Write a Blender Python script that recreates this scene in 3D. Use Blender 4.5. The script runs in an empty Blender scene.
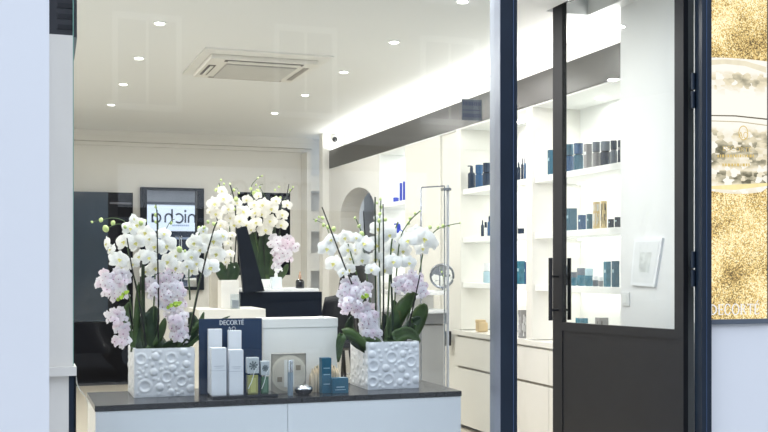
import bpy, bmesh, math, random
from mathutils import Vector, Matrix
R = random.Random(7)
PI = math.pi
S = bpy.context.scene
COL = S.collection
# ------------------------------------------------------------------ camera, sky, exposure
EYE = 1.30
FPX = 1066.67
YAW = math.atan(370 / FPX)
cd = bpy.data.cameras.new('camera'); cd.lens = 50; cd.sensor_width = 36; cd.shift_y = 52 / 768
cam = bpy.data.objects.new('camera', cd); COL.objects.link(cam)
cam.location = (0, 0, EYE); cam.rotation_euler = (PI / 2, 0, -YAW)
cd.clip_end = 200
S.camera = cam
w = bpy.data.worlds.new('sky'); S.world = w; w.use_nodes = True
bg = w.node_tree.nodes['Background']; bg.inputs[0].default_value = (0.76, 0.85, 1.0, 1); bg.inputs[1].default_value = 2.45
S.view_settings.view_transform = 'Standard'; S.view_settings.look = 'None'
S.view_settings.exposure = 0.0; S.view_settings.gamma = 1; S.view_settings.use_curve_mapping = False
S.cycles.use_denoising = True
S.cycles.max_bounces = 10; S.cycles.diffuse_bounces = 5; S.cycles.glossy_bounces = 5
S.cycles.transmission_bounces = 6; S.cycles.transparent_max_bounces = 16
S.cycles.caustics_reflective = False; S.cycles.caustics_refractive = False
S.cycles.sample_clamp_indirect = 6

CEIL = 2.843
WALLX = 3.423
WARM = (1.0, 0.985, 0.95)
LAMP_P = 13.8
NICHE_P = 1.25
COVE_P = 44.0
def area_light(name, loc, sx, sy, power, rot=(0, 0, 0), color=WARM, shape='RECTANGLE', spread=PI):
    l = bpy.data.lights.new(name, 'AREA'); l.shape = shape; l.size = sx
    if shape == 'RECTANGLE': l.size_y = sy
    l.energy = power; l.color = color; l.spread = spread
    o = bpy.data.objects.new(name, l); COL.objects.link(o); o.location = loc; o.rotation_euler = rot
    return o
# light of the recessed strip above the black bulkhead (shines up on the ceiling)
area_light('cove_strip_light', (3.52, 8.2, 2.62), 0.06, 7.0, COVE_P, (PI, math.radians(-42), 0), (1.0, 0.985, 0.95))
LAMPS = [(0.866, 5.62 + 1.18 * i) for i in range(5)] + [(2.447, 5.67 + 1.175 * i) for i in range(5)]
for lx, ly in LAMPS:
    area_light('downlight_beam', (lx, ly, CEIL - 0.012), 0.09, 0.09, LAMP_P, shape='DISK', color=WARM)

# fill lamps added over the window display to brighten flowers and planters
for lx in (0.45, 1.05, 1.65, 2.0):
    area_light('window_spot_beam', (lx, 4.84, CEIL - 0.012), 0.09, 0.09, 9.0, (math.radians(8), 0, 0), (1, 0.99, 0.97), 'DISK')
# ------------------------------------------------------------------ measuring: pixel -> point on a plane of the place
_c, _s = math.cos(YAW), math.sin(YAW)
def ray(x, y):
    a = (x - 384) / FPX; b = (268 - y) / FPX
    return Vector((a * _c + _s, _c - a * _s, b))
def at(x, y, X=None, Y=None, Z=None):
    d = ray(x, y)
    t = X / d.x if X is not None else Y / d.y if Y is not None else (Z - EYE) / d.z
    return Vector((d.x * t, d.y * t, EYE + d.z * t))

# ------------------------------------------------------------------ materials
MATS = {}
def mat(name, col, rough=0.5, metal=0.0, var=0.04, scale=8.0, bump=0.0, spec=0.5, coat=0.0, emit=None, es=0.0, alpha=None):
    if name in MATS: return MATS[name]
    m = bpy.data.materials.new(name); m.use_nodes = True; nt = m.node_tree; N = nt.nodes
    p = N['Principled BSDF']
    p.inputs['Roughness'].default_value = rough; p.inputs['Metallic'].default_value = metal
    p.inputs['Specular IOR Level'].default_value = spec; p.inputs['Coat Weight'].default_value = coat
    tc = N.new('ShaderNodeTexCoord'); nz = N.new('ShaderNodeTexNoise'); nz.inputs['Scale'].default_value = scale
    nz.inputs['Detail'].default_value = 3
    nt.links.new(tc.outputs['Object'], nz.inputs['Vector'])
    cr = N.new('ShaderNodeValToRGB')
    a = [max(0, c * (1 - var)) for c in col]; b = [min(1, c * (1 + var)) for c in col]
    cr.color_ramp.elements[0].color = (*a, 1); cr.color_ramp.elements[1].color = (*b, 1)
    cr.color_ramp.elements[0].position = 0.3; cr.color_ramp.elements[1].position = 0.7
    nt.links.new(nz.outputs['Fac'], cr.inputs['Fac']); nt.links.new(cr.outputs['Color'], p.inputs['Base Color'])
    if bump:
        bp = N.new('ShaderNodeBump'); bp.inputs['Strength'].default_value = bump; bp.inputs['Distance'].default_value = 0.004
        nt.links.new(nz.outputs['Fac'], bp.inputs['Height']); nt.links.new(bp.outputs['Normal'], p.inputs['Normal'])
    if emit:
        p.inputs['Emission Color'].default_value = (*emit, 1); p.inputs['Emission Strength'].default_value = es
    MATS[name] = m
    return m
def glass_mat(name, tint=(0.97, 0.985, 0.98), ior=1.45, rough=0.0, boost=1.0):
    m = bpy.data.materials.new(name); m.use_nodes = True; nt = m.node_tree; N = nt.nodes; N.clear()
    # reflectance by Schlick's formula, the same from either side of the pane
    o = N.new('ShaderNodeOutputMaterial'); mx = N.new('ShaderNodeMixShader'); lw = N.new('ShaderNodeLayerWeight')
    lw.inputs[0].default_value = 0.5; f0 = ((ior - 1) / (ior + 1)) ** 2
    pw_ = N.new('ShaderNodeMath'); pw_.operation = 'POWER'; pw_.inputs[1].default_value = 5
    fr = N.new('ShaderNodeMath'); fr.operation = 'MULTIPLY_ADD'; fr.inputs[1].default_value = 1 - f0; fr.inputs[2].default_value = f0
    nt.links.new(lw.outputs['Facing'], pw_.inputs[0]); nt.links.new(pw_.outputs[0], fr.inputs[0])
    t = N.new('ShaderNodeBsdfTransparent'); g = N.new('ShaderNodeBsdfGlossy')
    t.inputs[0].default_value = (*tint, 1); g.inputs['Roughness'].default_value = rough
    nt.links.new(fr.outputs[0], mx.inputs[0]); nt.links.new(t.outputs[0], mx.inputs[1]); nt.links.new(g.outputs[0], mx.inputs[2])
    nt.links.new(mx.outputs[0], o.inputs[0]); MATS[name] = m
    return m
def petal_mat(name, col, trans=0.3):
    m = bpy.data.materials.new(name); m.use_nodes = True; nt = m.node_tree; N = nt.nodes
    p = N['Principled BSDF']; o = N['Material Output']
    tc = N.new('ShaderNodeTexCoord'); nz = N.new('ShaderNodeTexNoise'); nz.inputs['Scale'].default_value = 60
    nt.links.new(tc.outputs['Object'], nz.inputs['Vector'])
    cr = N.new('ShaderNodeValToRGB')
    cr.color_ramp.elements[0].color = (*[c * 0.93 for c in col], 1); cr.color_ramp.elements[1].color = (*[min(1, c * 1.05) for c in col], 1)
    nt.links.new(nz.outputs['Fac'], cr.inputs['Fac']); nt.links.new(cr.outputs['Color'], p.inputs['Base Color'])
    p.inputs['Roughness'].default_value = 0.55
    tr = N.new('ShaderNodeBsdfTranslucent'); tr.inputs[0].default_value = (*col, 1)
    mx = N.new('ShaderNodeMixShader'); mx.inputs[0].default_value = trans
    nt.links.new(p.outputs[0], mx.inputs[1]); nt.links.new(tr.outputs[0], mx.inputs[2]); nt.links.new(mx.outputs[0], o.inputs[0])
    MATS[name] = m
    return m
white_wall = mat('white_wall', (0.84, 0.83, 0.80), 0.55, var=0.012, scale=2)
cream_wall = mat('cream_wall', (0.74, 0.73, 0.70), 0.5, var=0.015, scale=2)
ceil_m = mat('ceiling_paint', (0.76, 0.77, 0.765), 0.6, var=0.01, scale=1.5)
floor_m = mat('floor_beige', (0.62, 0.56, 0.46), 0.35, var=0.04, scale=1.2)
lacquer = mat('cream_lacquer', (0.79, 0.78, 0.735), 0.22, var=0.01)
shelf_white = mat('shelf_white', (0.84, 0.855, 0.84), 0.4, var=0.01)
facade_white = mat('facade_white', (0.80, 0.81, 0.83), 0.35, var=0.015, scale=1.0)
navy = mat('navy_frame', (0.009, 0.018, 0.033), 0.38, var=0.08, spec=0.35)
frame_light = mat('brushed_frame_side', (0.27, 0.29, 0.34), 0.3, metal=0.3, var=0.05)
door_black = mat('door_black', (0.014, 0.015, 0.018), 0.45, var=0.08, spec=0.35)
black_gloss = mat('black_gloss', (0.012, 0.012, 0.015), 0.08, var=0.1)
band_m = mat('bulkhead_gloss', (0.045, 0.043, 0.040), 0.3, var=0.03)
slate_gloss = mat('slate_gloss', (0.030, 0.045, 0.066), 0.10, var=0.03)
dark_top = mat('counter_top_black', (0.014, 0.014, 0.016), 0.25, var=0.15, scale=30)
white_gloss = mat('white_gloss', (0.88, 0.89, 0.91), 0.2, var=0.01)
chrome = mat('chrome', (0.55, 0.57, 0.60), 0.15, metal=1.0, var=0.02)
mirror_m = mat('mirror_glass', (0.92, 0.93, 0.93), 0.01, metal=1.0, var=0.0)
grey_m = mat('grey_panel', (0.33, 0.335, 0.34), 0.4, var=0.03)
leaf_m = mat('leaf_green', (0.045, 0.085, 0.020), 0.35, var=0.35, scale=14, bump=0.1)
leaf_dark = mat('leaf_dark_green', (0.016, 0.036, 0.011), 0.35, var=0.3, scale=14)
stem_m = mat('stem_green', (0.06, 0.11, 0.03), 0.5, var=0.25, scale=20)
stake_m = mat('stake_dark', (0.008, 0.010, 0.008), 0.5, var=0.2)
bud_m = mat('bud_green', (0.58, 0.70, 0.28), 0.5, var=0.15, scale=40)
lime_m = mat('lime_leaf', (0.48, 0.68, 0.08), 0.5, var=0.15, scale=40)
ceramic = mat('ceramic_white', (0.84, 0.85, 0.88), 0.35, var=0.03, scale=12)
moss_m = mat('moss', (0.05, 0.06, 0.03), 0.9, var=0.5, scale=60, bump=0.8)
pw = petal_mat('petal_white', (0.94, 0.94, 0.925)); pc = petal_mat('petal_cream', (0.90, 0.875, 0.82)); pp = petal_mat('petal_pink', (0.91, 0.88, 0.93))
lip_y = mat('lip_yellow', (0.66, 0.62, 0.20), 0.5, var=0.25, scale=80)
lip_p = mat('lip_purple', (0.34, 0.12, 0.26), 0.5, var=0.2, scale=80)
pane_m = glass_mat('window_glass')
lamp_m = mat('lamp_glow', (1, 1, 1), 0.5, emit=(1, 0.97, 0.9), es=9.0)

# ------------------------------------------------------------------ mesh building
class MB:
    def __init__(s): s.v = []; s.f = []; s.sm = False
    def add(s, vs, fs):
        b = len(s.v); s.v += [tuple(v) for v in vs]; s.f += [tuple(b + i for i in f) for f in fs]; return s
    def box(s, x0, x1, y0, y1, z0, z1, bv=0.0):
        if x1 < x0: x0, x1 = x1, x0
        if y1 < y0: y0, y1 = y1, y0
        if z1 < z0: z0, z1 = z1, z0
        if bv <= 0:
            vs = [(x, y, z) for z in (z0, z1) for y in (y0, y1) for x in (x0, x1)]
            return s.add(vs, [(0, 2, 3, 1), (4, 5, 7, 6), (0, 1, 5, 4), (2, 6, 7, 3), (0, 4, 6, 2), (1, 3, 7, 5)])
        bm = bmesh.new(); bmesh.ops.create_cube(bm, size=1)
        for v in bm.verts: v.co = ((x0 + x1) / 2 + v.co.x * (x1 - x0), (y0 + y1) / 2 + v.co.y * (y1 - y0), (z0 + z1) / 2 + v.co.z * (z1 - z0))
        bmesh.ops.bevel(bm, geom=bm.edges[:], offset=bv, segments=2, affect='EDGES', profile=0.6)
        bm.verts.ensure_lookup_table()
        s.add([v.co[:] for v in bm.verts], [[v.index for v in f.verts] for f in bm.faces]); bm.free(); return s
    def prism(s, pts, axis, a, b):
        """pts: 2-D outline (ccw), extruded on axis from a to b"""
        def mk(p, t):
            return (t, p[0], p[1]) if axis == 0 else (p[0], t, p[1]) if axis == 1 else (p[0], p[1], t)
        n = len(pts); vs = [mk(p, a) for p in pts] + [mk(p, b) for p in pts]
        fs = [tuple(range(n))[::-1], tuple(range(n, 2 * n))] + [(i, (i + 1) % n, n + (i + 1) % n, n + i) for i in range(n)]
        return s.add(vs, fs)
    def lathe(s, c, prof, n=20, axis='z'):
        """prof: list of (r, h)"""
        vs = []
        for r, h in prof:
            for k in range(n):
                a = 2 * PI * k / n; q = (r * math.cos(a), r * math.sin(a), h)
                if axis == 'y': q = (q[0], q[2], q[1])
                if axis == 'x': q = (q[2], q[0], q[1])
                vs.append((c[0] + q[0], c[1] + q[1], c[2] + q[2]))
        fs = [(i * n + k, i * n + (k + 1) % n, (i + 1) * n + (k + 1) % n, (i + 1) * n + k) for i in range(len(prof) - 1) for k in range(n)]
        fs.append(tuple(range(n))[::-1]); b = (len(prof) - 1) * n; fs.append(tuple(range(b, b + n)))
        return s.add(vs, fs)
    def tube(s, pts, r, n=7, r2=None):
        pts = [Vector(p) for p in pts]; m = len(pts); vs = []
        up = Vector((0, 0, 1))
        for i, p in enumerate(pts):
            t = (pts[min(i + 1, m - 1)] - pts[max(i - 1, 0)]).normalized()
            a = t.cross(up if abs(t.z) < 0.95 else Vector((1, 0, 0))).normalized(); b = t.cross(a)
            rr = r if r2 is None else r + (r2 - r) * i / (m - 1)
            for k in range(n):
                q = 2 * PI * k / n; vs.append(p + a * (rr * math.cos(q)) + b * (rr * math.sin(q)))
        fs = [(i * n + k, i * n + (k + 1) % n, (i + 1) * n + (k + 1) % n, (i + 1) * n + k) for i in range(m - 1) for k in range(n)]
        fs += [tuple(range(n))[::-1], tuple(range((m - 1) * n, m * n))]
        return s.add(vs, fs)
    def ball(s, c, rx, ry=None, rz=None, n=10, m=7):
        ry = ry or rx; rz = rz or rx
        vs = [(c[0], c[1], c[2] + rz)]
        for i in range(1, m):
            for k in range(n):
                a, b = PI * i / m, 2 * PI * k / n
                vs.append((c[0] + rx * math.sin(a) * math.cos(b), c[1] + ry * math.sin(a) * math.sin(b), c[2] + rz * math.cos(a)))
        vs.append((c[0], c[1], c[2] - rz)); L = len(vs) - 1
        fs = [(0, 1 + k, 1 + (k + 1) % n) for k in range(n)]
        for i in range(m - 2):
            for k in range(n):
                a = 1 + i * n + k; b = 1 + i * n + (k + 1) % n; fs.append((a, a + n, b + n, b))
        fs += [(L, 1 + (m - 2) * n + (k + 1) % n, 1 + (m - 2) * n + k) for k in range(n)]
        return s.add(vs, fs)
    def grid(s, fn, nu, nv):
        vs = [fn(u / nu, v / nv) for u in range(nu + 1) for v in range(nv + 1)]
        fs = [(u * (nv + 1) + v, (u + 1) * (nv + 1) + v, (u + 1) * (nv + 1) + v + 1, u * (nv + 1) + v + 1) for u in range(nu) for v in range(nv)]
        return s.add(vs, fs)
WL = {}
def build(name, mb, material, parent=None, smooth=False, local=False, loc=None):
    off = Vector((0, 0, 0))
    if parent is not None and not local: off = WL.get(parent.name, Vector((0, 0, 0)))
    if loc is not None: off = Vector(loc)
    me = bpy.data.meshes.new(name)
    me.from_pydata([(v[0] - off.x, v[1] - off.y, v[2] - off.z) for v in mb.v], [], mb.f)
    bm = bmesh.new(); bm.from_mesh(me); bmesh.ops.recalc_face_normals(bm, faces=bm.faces[:]); bm.to_mesh(me); bm.free()
    if smooth:
        me.polygons.foreach_set('use_smooth', [True] * len(me.polygons))
        try: me.set_sharp_from_angle(angle=math.radians(40))
        except Exception: pass
    me.materials.append(material)
    o = bpy.data.objects.new(name, me); COL.objects.link(o)
    if parent is not None: o.parent = parent; WL[o.name] = off
    elif loc is not None: o.location = loc
    return o
def tag(o, label, cat, group=None):
    o['label'] = label; o['category'] = cat
    if group: o['group'] = group
    return o
def thing(name, label, cat, loc, group=None):
    o = bpy.data.objects.new(name, None); COL.objects.link(o); o.empty_display_size = 0.1
    o.location = loc; WL[o.name] = Vector(loc)
    return tag(o, label, cat, group)
def struct(name, mb, m, parent=None):
    o = build(name, mb, m, parent)
    if parent is None: o['kind'] = 'structure'
    return o
def B(*a): return MB().box(*a)
def cp(o, parent=None, loc=None, rot=None, scale=None):
    c = o.copy(); COL.objects.link(c); c.parent = parent
    if loc is not None: c.location = loc
    if rot is not None: c.rotation_euler = rot
    if scale is not None: c.scale = scale
    return c

# ------------------------------------------------------------------ the shop shell
GY = 4.65            # plane of the shop front
BACK = 12.4
struct('floor', B(-0.4, 5.0, 4.72, 13.2, -0.1, 0), floor_m)
struct('ceiling', MB().box(-0.4, 3.02, 4.72, 13.2, CEIL, CEIL + 0.1).box(3.02, 5.0, 5.74, 13.2, CEIL, CEIL + 0.1).box(3.31, 5.0, 4.72, 5.74, CEIL, CEIL + 0.1).box(3.0, 3.33, 4.70, 5.76, CEIL + 0.1, CEIL + 0.14), ceil_m)
struct('wall_left', B(-0.3, -0.1, 4.72, 13.2, 0, CEIL), white_wall)
struct('wall_back', B(-0.1, 3.60, BACK, BACK + 0.1, 0, CEIL), cream_wall)
struct('wall_pier', B(3.345, 3.60, 11.79, 11.93, 0, CEIL), white_wall)
struct('trim_1', B(-0.1, 3.36, BACK - 0.12, BACK, 2.722, CEIL), cream_wall)
struct('trim_2', B(-0.1, 3.36, BACK - 0.05, BACK, 2.68, 2.72), cream_wall)
# right wall: upper part behind the cove, and the part beyond the shelves
struct('wall_right', B(3.60, 3.75, 5.5, 11.8, 2.44, CEIL), white_wall)
struct('wall_right_rear', B(3.90, 4.0, 5.5, 12.4, 0, 2.44), cream_wall)
bh = struct('bulkhead', B(WALLX, 3.46, 5.5, 11.79, 2.435, 2.648), band_m)
struct('bulkhead_soffit', B(WALLX, 3.95, 5.5, 11.79, 2.425, 2.440), shelf_white)
# white return wall by the door
struct('wall_door_side', B(3.40, 3.60, 4.70, 5.52, 0, CEIL), mat('white_side_wall', (0.80, 0.80, 0.81), 0.5, var=0.01))
# facade
struct('wall_facade_left', B(-7, 0.134, 4.5, 4.75, 0, 3.4), facade_white)
struct('wall_facade_top', B(-7, 9, 4.56, 4.72, 3.08, 3.6), facade_white)
struct('wall_facade_right', B(3.365, 9, 4.64, 4.76, 0, at(735, 324, Y=4.63).z), facade_white)
struct('wall_facade_far_right', B(3.86, 9, 4.62, 4.76, 0, 3.4), facade_white)
struct('pavement', B(-14, 18, -3.2, 4.72, -0.12, -0.002), mat('pavement_stone', (0.30, 0.30, 0.30), 0.8, var=0.12, scale=6, bump=0.3))
struct('road', B(-24, 32, -15.4, -3.2, -0.2, -0.10), mat('asphalt', (0.10, 0.10, 0.105), 0.85, var=0.2, scale=25, bump=0.4))

# window jamb at the left, with its ledge and black edge strip
j = struct('trim_3', B(0.05, 0.232, 4.63, 4.76, 0.889, 2.27), mat('jamb_white', (0.74, 0.71, 0.65), 0.4, var=0.01))
struct('trim_4', B(0.05, 0.246, 4.61, 4.78, 0.852, 0.889), MATS['jamb_white'])
struct('trim_5', B(0.05, 0.216, 4.64, 4.76, 0, 0.852), MATS['jamb_white'])
struct('trim_6', B(0.216, 0.246, 4.645, 4.76, 0, 0.852), navy)
wn = struct('window_1', B(0.236, 2.178, GY - 0.005, GY + 0.005, 0.0, 3.08), pane_m)
struct('window_edge', B(0.2325, 0.236, GY - 0.006, GY + 0.006, 0.889, 3.08), mat('glass_edge', (0.18, 0.36, 0.30), 0.3), wn)
# posts of the shop front
p1 = struct('trim_7', B(2.178, 2.265, 4.593, 4.706, 0, 3.08), navy)
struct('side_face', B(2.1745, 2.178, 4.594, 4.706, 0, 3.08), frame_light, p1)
struct('front_groove', B(2.243, 2.246, 4.591, 4.593, 0, 3.08), mat('groove_blue', (0.05, 0.09, 0.18), 0.4), p1)  # lighter blue strip: the post's highlight put into the colour
p2 = struct('trim_8', B(3.304, 3.362, 4.593, 4.654, 0, 3.08), navy)
struct('front_groove', B(3.330, 3.333, 4.591, 4.593, 0, 3.08), MATS['groove_blue'], p2)  # the same painted highlight strip on the right post

struct('trim_10', B(3.297, 3.345, 4.72, 4.75, 0, 2.84), mat('seal_grey', (0.20, 0.21, 0.20), .5))
# black roller box at the head of the window
rb = thing('blind_box', 'ribbed black blind box at the top left corner of the window', 'blind box', (0.2, 4.72, 2.27))
build('housing', MB().box(0.10, 0.251, 4.665, 4.80, 2.272, 3.08, 0.004), mat('ribbed_black', (0.03, 0.032, 0.038), 0.45, var=0.1), rb)
for k in range(14):
    build('rib', B(0.172, 0.238, 4.662, 4.671, 2.30 + k * 0.045, 2.32 + k * 0.045), mat('rib_black', (0.012, 0.013, 0.017), 0.4), rb)
build('side_bracket', MB().prism([(0.236, 2.275), (0.252, 2.275), (0.240, 2.18), (0.236, 2.18)], 1, 4.67, 4.70), mat('bracket_grey', (0.25, 0.26, 0.25), 0.4, metal=0.5), rb)

# ------------------------------------------------------------------ the open glass door
A0 = Vector((3.254, 4.68, 0)); ang = math.radians(12.0)
dv = Vector((-math.sin(ang), math.cos(ang), 0)); nv = Vector((math.cos(ang), math.sin(ang), 0))
LD = 1.03; TH = 0.034
door = bpy.data.objects.new('door_1', None); COL.objects.link(door); door['kind'] = 'structure'
door.location = A0; WL['door_1'] = A0.copy()
def dslab(name, t0, t1, n0, n1, z0, z1, m, parent=None):
    mb = MB(); vs = []
    for z in (z0, z1):
        for n in (n0, n1):
            for t in (t0, t1):
                p = A0 + dv * t + nv * n; vs.append((p.x, p.y, z))
    mb.add(vs, [(0, 2, 3, 1), (4, 5, 7, 6), (0, 1, 5, 4), (2, 6, 7, 3), (0, 4, 6, 2), (1, 3, 7, 5)])
    return build(name, mb, m, parent or door)
zg = 0.98
dslab('hinge_stile', 0, 0.062, 0, TH, 0.02, 2.92, door_black)
dslab('lock_stile', LD - 0.085, LD, 0, TH, 0.02, 2.92, door_black)
dslab('middle_rail', 0.062, LD - 0.085, 0, TH, 0.93, zg, door_black)
dslab('top_rail', 0.062, LD - 0.085, 0, TH, 2.87, 2.92, door_black)
dslab('bottom_rail', 0.062, LD - 0.085, 0, TH, 0.02, 0.12, door_black)
dslab('lower_panel', 0.062, LD - 0.085, 0.006, TH - 0.006, 0.12, 0.93, door_black)
dslab('pane', 0.062, LD - 0.085, 0.014, 0.020, zg, 2.87, pane_m)
def handle(side):
    n0 = -0.055 if side < 0 else TH + 0.055
    tt = LD - 0.045
    q = lambda n, z: A0 + dv * tt + nv * n + Vector((0, 0, z))
    mb = MB().tube([q(n0, 0.99), q(n0, 1.36)], 0.0125, 10)
    h = build('handle', mb, door_black, door, smooth=True)
    for z in (1.05, 1.25):
        build('standoff', MB().tube([q(0 if side < 0 else TH, z), q(n0, z)], 0.007, 8), door_black, h, smooth=True)
handle(-1); handle(1)
for z0 in (2.12, 1.205):
    k = build('hinge', MB().tube([(3.292, 4.652, z0), (3.292, 4.652, z0 + 0.085)], 0.012, 10), navy, door, smooth=True)
    build('hinge', MB().tube([(3.292, 4.652, z0 + 0.095), (3.292, 4.652, z0 + 0.18)], 0.012, 10), navy, door, smooth=True)

# ------------------------------------------------------------------ lettering made of strokes
def stroke(mb, pts, wd, y, up=None):
    """flat ribbon through 2-D points (x,z) on plane y, thickness .002"""
    n = len(pts)
    L = []; Rr = []
    for i in range(n):
        a = Vector(pts[max(i - 1, 0)]); b = Vector(pts[min(i + 1, n - 1)]); t = (b - a)
        if t.length < 1e-9: t = Vector((1, 0))
        t.normalize(); nn = Vector((-t.y, t.x)); ww = wd[i] if isinstance(wd, (list, tuple)) else wd
        p = Vector(pts[i]); L.append(p + nn * ww / 2); Rr.append(p - nn * ww / 2)
    vs = [(p.x, y, p.y) for p in L] + [(p.x, y, p.y) for p in Rr]
    mb.add(vs, [(i, i + 1, n + i + 1, n + i) for i in range(n - 1)])
def arc(cx, cz, rx, rz, a0, a1, n=12):
    return [(cx + rx * math.cos(math.radians(a0 + (a1 - a0) * i / n)), cz + rz * math.sin(math.radians(a0 + (a1 - a0) * i / n))) for i in range(n + 1)]
def serif_text(txt, x, z, h, width, y, name, m, parent=None):
    adv = {'D': .95, 'E': .72, 'C': .88, 'O': 1.0, 'R': .88, 'T': .82, 'É': .72, 'A': .9, 'Q': 1.0, ' ': .5}
    tot = sum(adv[c] for c in txt); k = width / tot; mb = MB(); TK = h * .16; TN = h * .08
    for ch in txt:
        W = adv[ch] * k; q = lambda u, v: (x + u * W, z + v * h)
        S1 = lambda pts, wd: stroke(mb, [q(*p) for p in pts], wd, y)
        if ch in 'DEÉRT':
            sx = .18 if ch != 'T' else .46
            S1([(sx, 0), (sx, 1)], TK); S1([(sx - .12, 0.03), (sx + .12, 0.03)], TN)
            if ch != 'T': S1([(sx - .12, .97), (sx + .12, .97)], TN)
        if ch == 'D': S1([(.18 + .62 * math.sin(math.radians(a)), .5 + .47 * math.cos(math.radians(a))) for a in range(0, 181, 15)], [TN + (TK - TN) * math.sin(math.radians(a)) for a in range(0, 181, 15)])
        if ch in 'EÉ':
            for v, e in ((.03, .8), (.5, .66), (.97, .78)): S1([(.18, v), (e, v)], TN)
            S1([(.8, 0), (.8, .2)], TN); S1([(.78, 1), (.78, .8)], TN); S1([(.66, .4), (.66, .6)], TN)
        if ch == 'É': S1([(.42, 1.1), (.66, 1.35)], TN * 1.3)
        if ch in 'CO':
            e = (40, 320) if ch == 'C' else (0, 360)
            aa = [e[0] + (e[1] - e[0]) * i / 22 for i in range(23)]
            S1([(.48 + .38 * math.cos(math.radians(a)), .5 + .5 * math.sin(math.radians(a))) for a in aa], [TN + (TK - TN) * abs(math.cos(math.radians(a))) for a in aa])
            if ch == 'C': S1([(.78, .95), (.78, .72)], TN); S1([(.78, .05), (.78, .25)], TN)
        if ch == 'Q':
            S1([(.48 + .38 * math.cos(math.radians(a)), .5 + .5 * math.sin(math.radians(a))) for a in range(0, 361, 15)], TK * .8)
            S1([(.45, .1), (.7, -.12), (.95, -.15)], TN)
        if ch == 'A': S1([(.08, 0), (.46, 1)], TN); S1([(.46, 1), (.86, 0)], TK); S1([(.22, .35), (.7, .35)], TN)
        if ch == 'R':
            S1([(.18, .97), (.5, .95), (.66, .75), (.5, .54), (.18, .52)], [TN, TN, TK, TN, TN]); S1([(.42, .52), (.85, 0)], TK * .8)
        if ch == 'T': S1([(.06, .97), (.86, .97)], TN); S1([(.07, 1), (.07, .8)], TN); S1([(.85, 1), (.85, .8)], TN)
        x += W
    return build(name, mb, m, parent)

# ------------------------------------------------------------------ light box with the perfume poster
def emis(name, col, st=1.0):
    if name in MATS: return MATS[name]
    m = bpy.data.materials.new(name); m.use_nodes = True; nt = m.node_tree; N = nt.nodes; N.clear()
    o = N.new('ShaderNodeOutputMaterial'); e = N.new('ShaderNodeEmission'); tc = N.new('ShaderNodeTexCoord')
    nz = N.new('ShaderNodeTexNoise'); nz.inputs['Scale'].default_value = 30; cr = N.new('ShaderNodeValToRGB')
    cr.color_ramp.elements[0].color = (*[c * .85 for c in col], 1); cr.color_ramp.elements[1].color = (*[min(1, c * 1.1) for c in col], 1)
    nt.links.new(tc.outputs['Object'], nz.inputs[0]); nt.links.new(nz.outputs['Fac'], cr.inputs[0]); nt.links.new(cr.outputs[0], e.inputs[0])
    e.inputs[1].default_value = st; nt.links.new(e.outputs[0], o.inputs[0]); MATS[name] = m; return m
def glitter_mat():
    m = bpy.data.materials.new('gold_glitter'); m.use_nodes = True; nt = m.node_tree; N = nt.nodes; N.clear()
    o = N.new('ShaderNodeOutputMaterial'); e = N.new('ShaderNodeEmission'); tc = N.new('ShaderNodeTexCoord')
    v = N.new('ShaderNodeTexVoronoi'); v.inputs['Scale'].default_value = 200
    nz = N.new('ShaderNodeTexNoise'); nz.inputs['Scale'].default_value = 5; nz.inputs['Detail'].default_value = 5
    nt.links.new(tc.outputs['Object'], v.inputs['Vector']); nt.links.new(tc.outputs['Object'], nz.inputs['Vector'])
    sp = N.new('ShaderNodeSeparateColor'); nt.links.new(v.outputs['Color'], sp.inputs[0])
    mx = N.new('ShaderNodeMath'); mx.operation = 'MULTIPLY_ADD'; mx.inputs[1].default_value = 0.85
    nt.links.new(sp.outputs[0], mx.inputs[0])
    m2 = N.new('ShaderNodeMath'); m2.operation = 'MULTIPLY_ADD'; m2.inputs[1].default_value = 1.7; m2.inputs[2].default_value = -0.68
    nt.links.new(nz.outputs['Fac'], m2.inputs[0]); nt.links.new(m2.outputs[0], mx.inputs[2])
    cr = N.new('ShaderNodeValToRGB'); el = cr.color_ramp.elements
    el[0].position = 0.02; el[0].color = (0.10, 0.08, 0.05, 1); el[1].position = 1.0; el[1].color = (1, 0.93, 0.62, 1)
    for p, c in ((0.22, (0.30, 0.21, 0.09, 1)), (0.5, (0.66, 0.46, 0.17, 1)), (0.75, (0.92, 0.72, 0.32, 1))):
        q = el.new(p); q.color = c
    nt.links.new(mx.outputs[0], cr.inputs[0]); nt.links.new(cr.outputs[0], e.inputs[0]); e.inputs[1].default_value = 1.2
    nt.links.new(e.outputs[0], o.inputs[0]); MATS['gold_glitter'] = m; return m
glit = glitter_mat()
PY = 4.63
pl = at(710.6, 300, Y=PY); pr = at(767, 300, Y=PY); X0p, X1p = 3.362, pr.x
zb = at(735, 319, Y=PY).z
lb = thing('light_box', 'tall lit poster box of gold glitter and a crystal jar right of the door', 'light box', (3.53, 4.68, 0.99))
build('casing', B(X0p, X1p + 0.01, PY + 0.004, 4.70, zb - 0.02, 3.1), navy, lb)
build('poster', B(X0p, X1p, PY, PY + 0.003, zb, 3.1), glit, lb)
build('lower_rail', MB().box(X0p, X1p + 0.012, PY - 0.012, PY + 0.02, at(735, 324, Y=PY).z, zb, 0.002), mat('rail_slate', (0.10, 0.12, 0.15), 0.35), lb)
build('side_rail', MB().box(X1p, X1p + 0.02, PY - 0.012, PY + 0.02, at(735, 324, Y=PY).z, 3.1, 0.002), MATS['rail_slate'], lb)
def pp2(px, py): q = at(px, py, Y=PY); return (min(max(q.x, X0p + .001), X1p - .001), q.z)
def poly(name, pts, m, d, par=lb):
    mb = MB(); P = [pp2(*p) for p in pts]; mb.add([(x, PY - d, z) for x, z in P], [tuple(range(len(P)))])
    return build(name, mb, m, par)
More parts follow.
